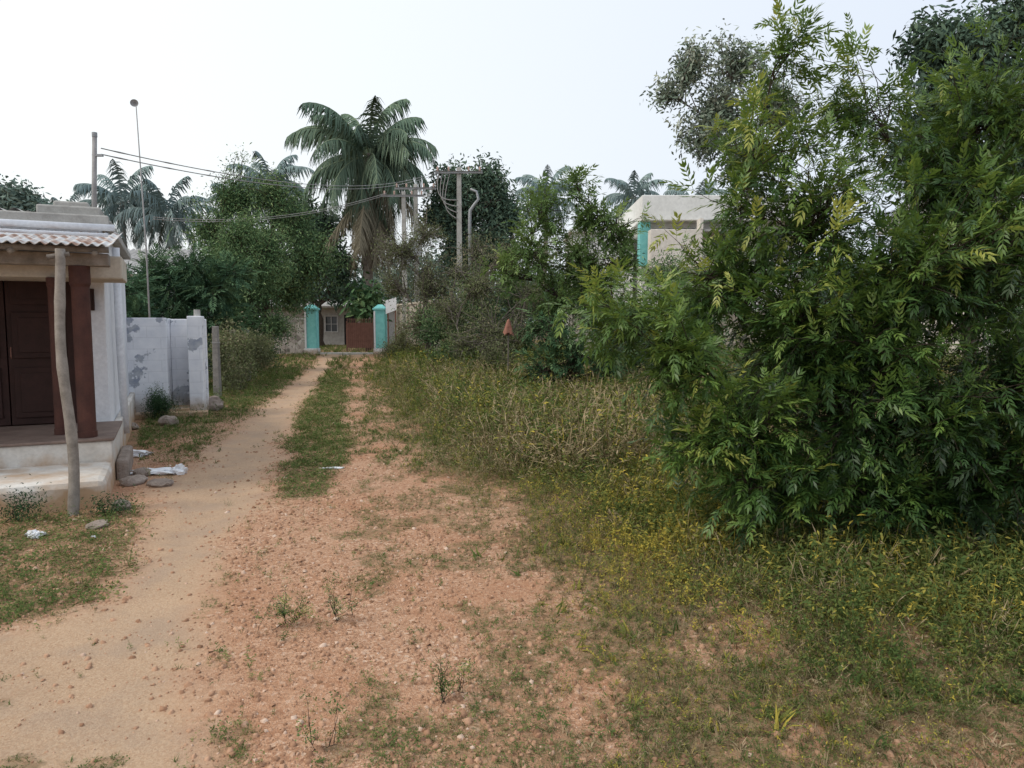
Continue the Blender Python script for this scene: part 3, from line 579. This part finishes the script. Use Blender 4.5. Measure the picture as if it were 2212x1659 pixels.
pk2=inst(TP['peb'],np.stack([xx,yy,H(xx,yy)+s_*.1],-1),np.stack([np.cos(az),np.sin(az),rs.normal(0,.2,n)],-1),np.tile([0,0,1.],(n,1)),s_,np.clip(rs.normal(.5,.2,n),0,1))
flush([pk,pk2],'gravel',M['gravel'],'loose reddish gravel scattered over the dirt track')
# ------------------------------------------------------------ house with porch
fr=frame(-3.5,6.2,25)
hs=thing('village_house','small whitewashed house with weathered sheet porch and brown door','house',(-4.6,7.9,0))
MB(fr).box(-4.5,0,0,.95,-.15,.25).make('lower_plinth',M['plinth'],hs,.06)
MB(fr).box(-4.5,-.004,.952,2.3,-.15,.44).make('veranda_plinth',M['plinth'],hs,.015)
MB(fr).box(-4.5,.02,.93,2.3,.442,.47).make('veranda_floor',M['floor'],hs,.008)
MB(fr).box(-4.5,-1.05,.35,.948,.25,.33).box(-4.5,-1.12,.62,.947,.332,.41).make('steps',M['plinth'],hs,.02)
w=MB(fr);w.box(-.48,-.1,2.302,2.5,-.1,2.62);w.box(-4.5,-1.62,2.302,2.5,-.1,2.62);w.box(-1.62,-.48,2.302,2.5,2.25,2.62)
w.box(-.3,-.101,2.502,6.7,-.1,2.62);w.box(-4.5,-.302,6.5,6.7,-.1,2.62);w.box(-4.5,-4.3,2.502,6.498,-.1,2.62)
w.make('wall',M['white'],hs,.01)
MB(fr).box(-.098,-.02,2.35,6.7,-.1,.42).make('skirting',M['plinth'],hs,.02)
d=MB(fr);d.box(-1.62,-1.055,2.36,2.4,.47,2.25);d.box(-1.045,-.48,2.36,2.4,.47,2.25)
for x0 in (-1.57,-1.0):
    for z0,z1 in ((.55,1.1),(1.2,1.7),(1.78,2.15)):
        d.box(x0,x0+.45,2.335,2.36,z0,z1);d.box(x0+.06,x0+.39,2.322,2.335,z0+.06,z1-.06)
dd=d.make('door',M['door'],hs,.006)
MB(fr).tube(np.array([[-1.01,2.318,1.32],[-1.01,2.30,1.30],[-1.01,2.30,1.22],[-1.01,2.318,1.2]]),.006,6).make('handle',M['rust'],hs)
MB(fr).box(-1.70,-1.621,2.27,2.41,.47,2.33).box(-.479,-.40,2.27,2.41,.47,2.33).box(-1.62,-.48,2.272,2.408,2.251,2.33).make('door_frame',M['door'],hs,.005)
s_=MB(fr);s_.box(-4.5,.13,1.42,2.3,2.03,2.26);s_.make('porch_slab',M['beige'],hs,.015)
MB(fr).box(-4.5,.04,1.02,1.2,2.13,2.25).make('porch_beam',M['bamboo'],hs,.012)
for lx,ly,r in ((-.22,1.1,.08),(-.47,1.4,.06)):
    MB(fr).tube(np.array([[lx,ly,.472],[lx,ly,.53],[lx,ly,.531],[lx,ly,1.93],[lx,ly,1.96],[lx,ly,2.129 if ly<1.2 else 2.028]]),[r*1.1,r*1.1,r,r,r*1.15,r*1.15],20).make('column',M['pillar'],hs)
def sheet(x0,x1,y0,z0,y1,z1,amp,per,n2=6):
    nn=int((x1-x0)/per*8);a=np.linspace(x0,x1,nn);V=[];
    for k in range(n2):
        f=k/(n2-1);V.append(np.stack([a,np.full(nn,y0+(y1-y0)*f),z0+(z1-z0)*f+amp*np.sin(a/per*2*np.pi)],-1))
    V=np.concatenate(V);F=[(r*nn+c,r*nn+c+1,(r+1)*nn+c+1,(r+1)*nn+c) for r in range(n2-1) for c in range(nn-1)]
    return V,F
m=MB(fr);V,F=sheet(-4.5,.1,.55,2.29,2.45,2.60,.012,.08);m.add(V,F);cs=m.make('porch_roof',M['corr'],hs,smooth=True);q=cs.modifiers.new('s','SOLIDIFY');q.thickness=.006
m=MB(fr);m.tube(np.array([[-4.5,.72,2.26],[.06,.72,2.26]]),.028,8)
for lx in (-.05,-.7,-1.4,-2.1,-3.):m.tube(np.array([[lx,.66,2.22],[lx,2.3,2.5]]),.026,7)
m.make('rafters',M['bamboo'],hs,smooth=True)
MB(fr).box(-4.55,.0,2.32,6.75,2.622,2.72).box(-4.6,-.02,2.2,2.318,2.64,2.76).make('roof_slab',M['conc'],hs,.015)
m=MB(fr);m.tube(np.array([[-4.5,1.95,2.62],[.05,1.95,2.60]]),.036,10);m.tube(np.array([[-4.5,1.3,2.47],[.02,1.35,2.46]]),.018,8);m.make('roof_pipe',M['white'],hs,smooth=True)
MB(fr).box(-.75,-.12,2.6,3.4,2.722,2.9).box(-.6,-.25,2.75,3.2,2.902,2.97).make('parapet',M['conc'],hs,.02)
V,F=sheet(-4.5,-.8,2.4,2.80,5.2,2.98,.02,.16);m=MB(fr);m.add(V,F);m.make('upper_roof',M['roofgrey'],hs,smooth=True)
MB(fr).box(-.36,-.2,2.24,2.30,1.72,1.96).box(-.34,-.22,2.225,2.24,1.76,1.92).make('meter_box',M['door'],hs,.006)
MB(fr).tube(np.array([[-.02,3.2,2.5],[-.02,3.2,1.2],[.0,3.2,.2]]),.045,10).make('drain_pipe',M['white'],hs,smooth=True)
MB(fr).box(.002,.12,1.2,2.2,-.15,.2).make('base_stone',M['rock'],hs,.03)
b=thing('support_post','crooked weathered wooden post propping the porch roof','post',(-3.64,5.95,0))
zz=np.linspace(-.1,2.2,22);px=-3.64-.06*zz+.022*np.sin(zz*3.1);py=5.95+.2*zz/2.2+.012*np.sin(zz*4)
rr=.042-.004*zz/2+.004*np.where(np.arange(22)%5==2,1,0)
MB().tube(np.stack([px,py,zz],-1),rr,12).make('pole',M['bamboo'],b,smooth=True)
MB().tube(np.array([[-3.85,6.12,2.13],[-3.70,6.18,2.16]]),.02,8).make('binding',M['barkg'],b)
fw=frame(-6.5,12.1,18)
e=thing('enclosure_wall','low whitewashed block enclosure with peeling paint patches','wall',(-5.9,12.3,0))
MB(fw).box(-.05,.72,0,.16,-.1,1.66).box(.721,1.3,.5,.66,-.1,1.64).box(.60,.719,.162,.66,-.1,1.65).make('wall_panel',M['peel'],e,.012)
MB(fw).box(1.05,1.28,-.08,.498,-.1,1.69).make('end_pier',M['peel'],e,.015)
MB(fw).box(.1,1.34,-.3,-.085,-.1,.09).box(.722,1.048,-.083,.498,-.1,.13).make('floor_slab',M['plinth'],e,.012)
MB(fw).tube(np.array([[1.2,.1,1.66],[1.2,.1,1.8]]),.055,10).make('pier_cap',M['conc'],e)
e=thing('neighbour_house','pale house with old corrugated sheet roof behind trees','house',(-10,20.5,0))
MB().box(-13.5,-9.6,20.2,24,-.1,2.9).make('wall',M['bwhite'],e)
m=MB();V,F=sheet(-13.7,-9.3,19.8,2.95,22.2,3.75,.03,.17);m.add(V,F);m.make('roof',M['roofgrey'],e,smooth=True)
e=thing('service_pipe','steel service pipe with insulators on house roof','pipe',(-5.75,10.2,2.6))
MB().tube(np.array([[-5.75,10.2,2.6],[-5.72,10.2,3.4],[-5.68,10.2,4.12]]),[.035,.032,.03],10).make('pipe_shaft',M['wire'],e,smooth=True)
MB().tube(np.array([[-5.68,10.2,4.1],[-5.68,10.2,4.16]]),.034,10).make('pipe_cap',M['steel'],e)
MB().box(-5.72,-5.58,10.18,10.22,3.84,3.87).make('bracket',M['steel'],e)
e=thing('antenna_mast','thin antenna mast with small dish at its tip','antenna',(-7.15,14.2,0))
MB().tube(np.array([[-7.0,14.2,-.05],[-7.02,14.2,3],[-7.1,14.2,5.75]]),[.02,.016,.009],8).make('mast',M['wire'],e,smooth=True)
a=np.linspace(0,2*np.pi,17)[:-1];V=[(-7.05,14.1,5.66)]+[(-7.05+.07*np.cos(q),14.04+.02*np.cos(q),5.66+.07*np.sin(q)) for q in a]
MB().add(V,[(0,1+k,1+(k+1)%16) for k in range(16)]).box(-7.1,-7.04,14.1,14.14,5.63,5.68).make('dish',M['wire'],e)
# ------------------------------------------------------------ gate
g=thing('compound_gate','turquoise gate pillars with rusty steel gate leaf half open','gate',(-8.1,36,0))
for x0 in (-9.82,-6.45):
    p=MB().box(x0-.27,x0+.27,35.73,36.27,.28,2.15).make('pillar',M['turq'],g,.02)
    MB().box(x0-.31,x0+.31,35.69,36.31,-.1,.278).box(x0-.285,x0-.2,35.705,35.729,.3,2.1).make('pillar_base',M['white'],g,.02)
    MB().box(x0-.33,x0+.33,35.67,36.33,2.152,2.24).frus(x0,36,.3,.3,.1,.1,2.242,2.42).box(x0-.28,x0+.28,35.72,36.28,2.08,2.151).make('pillar_cap',M['turq'],g,.015)
gl=MB();xa,xb=-8.15,-6.76
gl.box(xa,xb,36.0,36.04,.3,.35);gl.box(xa,xb,36.0,36.04,1.48,1.53);gl.box(xa,xa+.05,36.0,36.04,.12,1.6);gl.box(xb-.05,xb,36.0,36.04,.12,1.6);gl.box(xa+.05,xb-.05,36.02,36.03,.351,1.479)
gl.make('gate_leaf',M['rust'],g)
gb=MB()
for k in range(14):
    xk=xa+.07+k*(xb-xa-.14)/13;gb.box(xk-.012,xk+.012,35.97,35.995,.14,1.68);gb.frus(xk,35.98,.02,.01,.003,.003,1.681,1.76)
gb.make('gate_bars',M['rust'],g)
MB().box(-9.5,-6.77,35.6,36.4,-.1,.06).make('threshold',M['conc'],g,.02)
e=thing('stone_wall','rough stone masonry wall joining the gate pillar','wall',(-12,36,0))
V=MB();
for k in range(12):
    V.box(-16+k*.49,-16+k*.49+.485,35.85,36.15,-.1,1.55+.09*math.sin(k*2.3))
V.make('masonry',M['stonewall'],e,.02)
MB().box(-10.75,-10.14,35.84,36.16,1.66,1.74).make('coping',M['conc'],e,.02)
e=thing('compound_wall','old plastered compound wall with stained coping','wall',(-4.3,32.5,0))
f2=frame(-5.5,36,-70)
MB(f2).box(0,7.5,-.12,.12,-.1,2.35).make('plaster_wall',M['oldwall'],e,.02)
MB(f2).box(-.03,7.53,-.17,.17,2.352,2.44).make('coping',M['beige'],e,.015)
for k in range(4):MB(f2).box(.1+k*2.3,.38+k*2.3,-.2,-.122,-.1,2.34).make('pier',M['oldwall'],e,.01)
e=thing('field_wall','long pale boundary wall beyond weedy field','wall',(14,29,0))
MB().box(2.4,26,30.9,31.1,-.1,2.0).make('plaster_wall',M['oldwall'],e,.02)
MB().box(2.4,26,30.85,31.15,2.002,2.08).make('coping',M['conc'],e,.01)
e=thing('notice_board','tilted blank white board fixed beside gate pillar','board',(-5.9,35.7,0))
V=[(-6.1,35.5,1.95),(-5.55,35.3,2.15),(-5.55,35.3,2.75),(-6.1,35.5,2.6),(-6.1,35.53,1.95),(-5.55,35.33,2.15),(-5.55,35.33,2.75),(-6.1,35.53,2.6)]
MB().add(V,[(0,1,2,3),(7,6,5,4),(0,4,5,1),(1,5,6,2),(2,6,7,3),(3,7,4,0)]).make('panel',M['plastic'],e)
MB().tube(np.array([[-6.0,35.56,0],[-6.0,35.56,2.6]]),.03,8).make('stand',M['rust'],e)
MB().tube(np.array([[-5.62,35.4,0],[-5.62,35.4,2.7]]),.03,8).make('stand',M['rust'],e)
e=thing('office_house','single-storey grey house with dark doorway behind the gate','house',(-12,50,0))
w=MB();w.box(-17,-12.72,50,54,-.1,2.5);w.box(-12.72,-11.9,50,54,-.1,.9);w.box(-12.72,-11.9,50,54,1.95,2.5);w.box(-11.9,-11.45,50,54,-.1,2.5);w.box(-11.45,-10.6,50,54,2.05,2.5);w.box(-10.6,-8.6,50,54,-.1,2.5)
w.make('wall',M['conc'],e)
MB().box(-12.72,-11.9,50.15,50.2,.9,1.95).make('window',M['glass'],e)
m=MB();m.box(-12.76,-11.86,49.94,50.0,.86,.92).box(-12.76,-11.86,49.94,50,1.93,1.99).box(-12.76,-12.7,49.95,49.99,.92,1.93).box(-11.92,-11.86,49.95,49.99,.92,1.93).box(-12.33,-12.29,49.95,49.99,.92,1.93).box(-12.7,-12.33,49.96,49.98,1.4,1.43).box(-12.29,-11.92,49.96,49.98,1.4,1.43)
m.make('window_frame',M['frame'],e)
MB().box(-11.45,-10.6,50.1,50.16,0,2.05).make('door',M['darkin'],e)
MB().box(-17.3,-8.3,49.2,54.4,2.502,2.64).frus(-12.8,51.8,4.4,2.4,4.2,.3,2.642,3.1).make('roof',M['roofgrey'],e,.02)
e=thing('concrete_house','two-storey pale concrete house with flat parapet roof','building',(11,44,0))
w=MB();w.box(7.6,17.5,43.4,52,-.1,7.3);w.make('upper_wall',M['bwhite'],e,.03)
MB().box(7.35,17.8,42,52.3,7.302,8.7).make('parapet',M['bwhite'],e,.04)
MB().box(7.35,7.95,42.6,43.39,4.8,7.3).make('turquoise_column',M['turq'],e,.02)
MB().box(7.7,10.6,41.2,42.0,4.6,6.7).make('balcony',M['bpink'],e,.03)
MB().box(10.45,10.62,41.18,41.98,6.702,7.3).make('balcony_post',M['bpink'],e)
for k in range(3):
    MB().box(9.1+k*2.6,10.7+k*2.6,43.3,43.39,5.3,7.0).make('window',M['glass'],e)
MB().box(10.7,15.,41.3,43.3,6.6,6.72).make('window_shade',M['roofgrey'],e)
MB().box(3.6,7.3,44.5,50,-.1,6.9).make('side_wing',M['bwhite'],e,.03)
MB().box(3.45,7.32,44.2,50.2,6.902,7.1).make('wing_roof',M['bwhite'],e,.02)
e=thing('tiled_house','cream house with sloping sheet roof and shaded windows','house',(19,25,0))
MB().box(15.8,24,24.5,30,-.1,5.4).make('wall',M['bpink'],e,.03)
MB().add([(15.2,23.5,5.2),(24.5,23.5,5.2),(24.5,27.5,6.9),(15.2,27.5,6.9),(15.2,31,5.2),(24.5,31,5.2)],[(0,1,2,3),(3,2,5,4),(0,3,4),(1,5,2)]).make('roof',M['roofgrey'],e)
for k in range(3):
    MB().box(16.6+k*2.4,17.8+k*2.4,24.42,24.49,2.8,4.3).make('window',M['glass'],e)
    MB().box(16.4+k*2.4,18.0+k*2.4,23.95,24.41,4.4,4.5).make('window_shade',M['conc'],e)
# ------------------------------------------------------------ poles
def epole(x,y,h,label,conduit=False,arms=1):
    e=thing('electric_pole',label,'utility pole',(x,y,0),'electric poles')
    MB().frus(x,y,.13,.11,.085,.075,-.2,h).make('pole_shaft',M['conc'],e,.01)
    for k in range(arms):
        z=h-.25-k*.75;aw=.95 if k==0 else .5
        MB().box(x-aw,x+aw,y-.14,y-.085,z,z+.08).box(x-aw,x+aw,y-.2,y-.142,z+.075,z+.083).make('crossarm',M['steel'],e)
        for dx in (-.89,-.42,.42,.89):
            dx*=aw
            MB().tube(np.array([[x+dx,y-.15,z+.084],[x+dx,y-.15,z+.14],[x+dx,y-.15,z+.16],[x+dx,y-.15,z+.22],[x+dx,y-.15,z+.26]]),[.03,.045,.03,.05,.02],10).make('insulator',M['ceram'],e,smooth=True)
    if conduit:
        P=np.array([[x+.42,y-.05,-.1],[x+.42,y-.05,h-2.1],[x+.44,y-.05,h-1.7],[x+.62,y-.05,h-1.45],[x+.78,y-.05,h-1.25],[x+.7,y-.05,h-.95],[x+.45,y-.05,h-.85]])
        MB().tube(P,[.07,.07,.07,.06,.055,.05,.05],10).make('conduit',M['steel'],e,smooth=True)
        for k in range(4):
            s0=np.linspace(0,1,12);c0=np.array([x-.8+.15*k,y-.1,h-.2]);c1=np.array([x-.05,y-.12,h-1.3-.25*k])
            P=c0*(1-s0[:,None])+c1*s0[:,None];P[:,0]-=.35*np.sin(s0*np.pi);P[:,2]-=.35*np.sin(s0*np.pi)
            MB().tube(P,.018,6).make('jumper_cable',M['wire'],e,smooth=True)
    else:
        MB().box(x-.3,x+.3,y-.35,y-.12,h-3.3,h-2.5).make('switch_box',M['steel'],e,.02)
    return e
epole(-2.13,30,7.75,'tall concrete electric pole with crossarm and looping cables',True,1)
epole(-4.95,34,7.5,'concrete electric pole carrying switch gear above thicket',False,1)
epole(-4.45,34.4,7.9,'slim concrete electric pole carrying crossarms by thicket',False,1)
def wire(name,label,A,B,sag,r,n=26,sp=0,off=.08):
    A=np.array(A,float);B=np.array(B,float);e=thing(name,label,'cable',tuple(A));s_=np.linspace(0,1,n*4)[:,None]
    for q in range(2):
        P=A*(1-s_)+B*s_;P[:,2]-=sag*4*(s_*(1-s_))[:,0];P[:,2]-=off*q
        rad=np.full(n*4,r)
        if sp:rad[2::6]*=1.5
        MB().tube(P,rad,6).make('wire_strand',M['wire'],e,smooth=True)
wire('service_cable','twin service cable strung from house to electric pole',(-5.6,10.2,3.95),(-2.9,29.85,7.6),.55,.008,sp=1)
wire('service_cable','sagging twin cable between electric poles',(-5.7,33.8,7.4),(-14.5,30,5.8),.5,.013)
wire('service_cable','twin cable spanning between neighbouring electric poles',(-4.1,34,7.3),(-2.9,29.85,7.5),.25,.013)
for k,(px,py,h) in enumerate([(-6.15,15.2,1.5),(-6.6,17.3,1.4),(-7.1,19.6,1.4)]):
    p=MB().frus(px,py,.07,.07,.055,.055,-.1,h)
    e=thing('fence_post','rough granite post of creeper-covered wire fence','fence post',(px,py,0),'fence posts');p.make('post_shaft',M['granite'],e,.012)
    MB().box(px-.062,px+.062,py-.064,py+.064,h-.35,h-.33).make('wire_tie',M['wire'],e)
e=thing('wire_fence','slack rusty wire strands between granite posts','fence',(-6.6,17.3,0))
for z in (.4,.8,1.15):
    MB().tube(np.array([[-6.15,15.13,z],[-6.4,16.2,z-.05],[-6.6,17.23,z],[-6.85,18.4,z-.06],[-7.1,19.53,z]]),.008,5).make('wire_strand',M['wire'],e)
def crump(name,label,cat,x,y,s,mat,seed,flat=.25,mode=0):
    import bmesh
    bm=bmesh.new();bmesh.ops.create_icosphere(bm,subdivisions=3,radius=1)
    rs=np.random.RandomState(seed);o=rs.uniform(0,50)
    for v in bm.verts:
        c=v.co;n=float(fbm(np.array(c.x*2.2+o),np.array(c.y*2.2+c.z*1.7+o),seed))-.5
        n2=float(fbm(np.array(c.x*6+o),np.array(c.y*6+c.z*5),seed+3))-.5
        k=1+(1.3 if mode==0 else .6)*n+(.7 if mode==0 else .2)*n2
        v.co=(c.x*s[0]*k,c.y*s[1]*k,(c.z*k+.55)*s[2])
    me=bpy.data.meshes.new(name);bm.to_mesh(me);bm.free();me.materials.append(mat)
    ob=link(name,me,None,(x,y,float(H(x,y))));ob.rotation_euler[2]=rs.uniform(0,3)*(mode==1);ob['label']=label;ob['category']=cat
    return ob
crump('plastic_bag','crumpled white plastic bag lying on grass near plinth','bag',-4.45,8.6,(.15,.12,.045),M['plastic'],1)
crump('plastic_bag','long crumpled white plastic sheet lying on bare soil','bag',-3.8,7.6,(.24,.12,.035),M['plastic'],2)
crump('plastic_bag','torn white plastic scrap beside larger sheet','bag',-3.52,7.62,(.08,.07,.06),M['plastic'],3)
crump('paper_scrap','small pale paper scrap lying in grass','litter',-3.56,5.35,(.07,.05,.03),M['plastic'],4)
crump('paper_scrap','small white paper scrap on the dirt track','litter',-1.95,7.9,(.1,.03,.012),M['plastic'],5)
crump('paper_scrap','tiny white scrap among short grass','litter',-3.1,5.3,(.018,.018,.012),M['plastic'],6)
for k,(x_,y_,s,lab) in enumerate([(-5.3,11.2,(.15,.13,.1),'rounded pale field stone on grass'),(-5.45,13.2,(.22,.17,.16),'squarish dark stone beside the enclosure wall'),(-3.75,7.15,(.17,.11,.05),'flat reddish stone slab near veranda'),(-3.45,7.05,(.13,.1,.04),'broken brick lump on bare soil'),(-3.85,7.5,(.12,.09,.05),'worn stone by the plinth'),(-3.35,6.15,(.08,.07,.05),'small stone at plinth corner'),(-3.25,5.6,(.1,.08,.03),'flat stone half sunk in grass'),(-5.75,10.9,(.2,.1,.06),'long rubble stone near enclosure')]):
    o=crump('field_stone',lab,'stone',x_,y_,s,M['rock'],20+k,mode=1);o['group']='loose stones by the house'
e=thing('rag_on_stick','faded red cloth draped over a wooden stick','rag',(-.1,17,0))
MB().tube(np.array([[-.1,17,-.1],[-.08,17,1.6]]),.015,8).make('stick',M['barkg'],e)
V=[(-.08,17,1.66)];a=np.linspace(0,2*np.pi,19)[:-1]
for z,r in ((1.58,.04),(1.42,.09),(1.3,.12)):V+= [(-.08+r*(1+.3*math.sin(q*4+z*3))*math.cos(q),17+r*(1+.3*math.sin(q*4+z*3))*math.sin(q),z+.04*math.sin(q*3)) for q in a]
n=18;F=[(0,1+k,1+(k+1)%n) for k in range(n)]+[(1+r*n+k,1+(r+1)*n+k,1+(r+1)*n+(k+1)%n,1+r*n+(k+1)%n) for r in range(2) for k in range(n)]
MB().add(V,F).make('cloth',M['rag'],e,smooth=True)
for k,(bx,by,h) in enumerate([(-4.0,5.75,.16),(-3.4,5.95,.12),(-5.85,11.9,.5)]):
    tree('weed_plant','leafy weed sprouting at the foot of the wall','plant',(bx,by),[(bx,by,h*.6,h*.5),(bx+.12,by,h*.4,h*.4)],'dark','fine',.12,600,5,r0=.006,seed=90+k,stems=4,twig=.002,group='weeds by the house wall')
for k,(bx,by,h) in enumerate([(-1.2,3.72,.11),(-.95,3.78,.08),(-.3,2.95,.09),(-.75,2.6,.06)]):
    tree('weed_plant','small broad-leaved weed sprouting from gravel','plant',(bx,by),[(bx,by,h*.6,h*.7),(bx+.1,by,h*.5,h*.5)],'neem','creep',.045,3000,3,r0=.002,seed=95+k,stems=4,twig=.001,bias=.15,group='weeds in the gravel')
# ------------------------------------------------------------ light & sky
el,az=math.radians(52),math.radians(-112)
sv=np.array([math.sin(az)*math.cos(el),math.cos(az)*math.cos(el),math.sin(el)])
w=bpy.data.worlds.new('World');sc.world=w;w.use_nodes=True;nt=w.node_tree;nt.nodes.clear()
out=nt.nodes.new('ShaderNodeOutputWorld');bg=nt.nodes.new('ShaderNodeBackground');sky=nt.nodes.new('ShaderNodeTexSky')
sky.sky_type='NISHITA';sky.sun_disc=False;sky.sun_elevation=el;sky.sun_rotation=az;sky.dust_density=6;sky.air_density=1.3
tc=nt.nodes.new('ShaderNodeTexCoord');sp=nt.nodes.new('ShaderNodeSeparateXYZ');nt.links.new(tc.outputs['Generated'],sp.inputs[0])
rp=nt.nodes.new('ShaderNodeValToRGB');ad=nt.nodes.new('ShaderNodeMath');ad.operation='MULTIPLY_ADD';ad.inputs[1].default_value=.5;ad.inputs[2].default_value=.5
nt.links.new(sp.outputs[0],ad.inputs[0]);nt.links.new(ad.outputs[0],rp.inputs[0])
rp.color_ramp.elements[0].position=.25;rp.color_ramp.elements[0].color=(.95,.985,.99,1);rp.color_ramp.elements[1].position=.85;rp.color_ramp.elements[1].color=(.68,.75,.87,1)
mul=nt.nodes.new('ShaderNodeVectorMath');mul.operation='SCALE';mul.inputs['Scale'].default_value=8.2;nt.links.new(rp.outputs[0],mul.inputs[0])
mx=nt.nodes.new('ShaderNodeMixRGB');mx.inputs[0].default_value=.87;nt.links.new(sky.outputs[0],mx.inputs[1]);nt.links.new(mul.outputs[0],mx.inputs[2])
nt.links.new(mx.outputs[0],bg.inputs[0]);bg.inputs[1].default_value=.145;nt.links.new(bg.outputs[0],out.inputs[0])
ld=bpy.data.lights.new('sun','SUN');ld.energy=1.5;ld.angle=math.radians(12);ld.color=(1,.94,.85);lo=bpy.data.objects.new('sun',ld);COL.objects.link(lo)
from mathutils import Vector
lo.rotation_euler=Vector(tuple(sv)).to_track_quat('Z','Y').to_euler();lo.location=(0,0,30)
cd=bpy.data.cameras.new('camera');co=bpy.data.objects.new('camera',cd);COL.objects.link(co);cd.sensor_width=36;cd.lens=25.7;cd.clip_end=2000;cd.clip_start=.05
co.location=(0,0,1.6);co.rotation_euler=(math.radians(85.1),0,0);sc.camera=co
sc.view_settings.view_transform='Standard';sc.view_settings.look='None';sc.view_settings.exposure=0
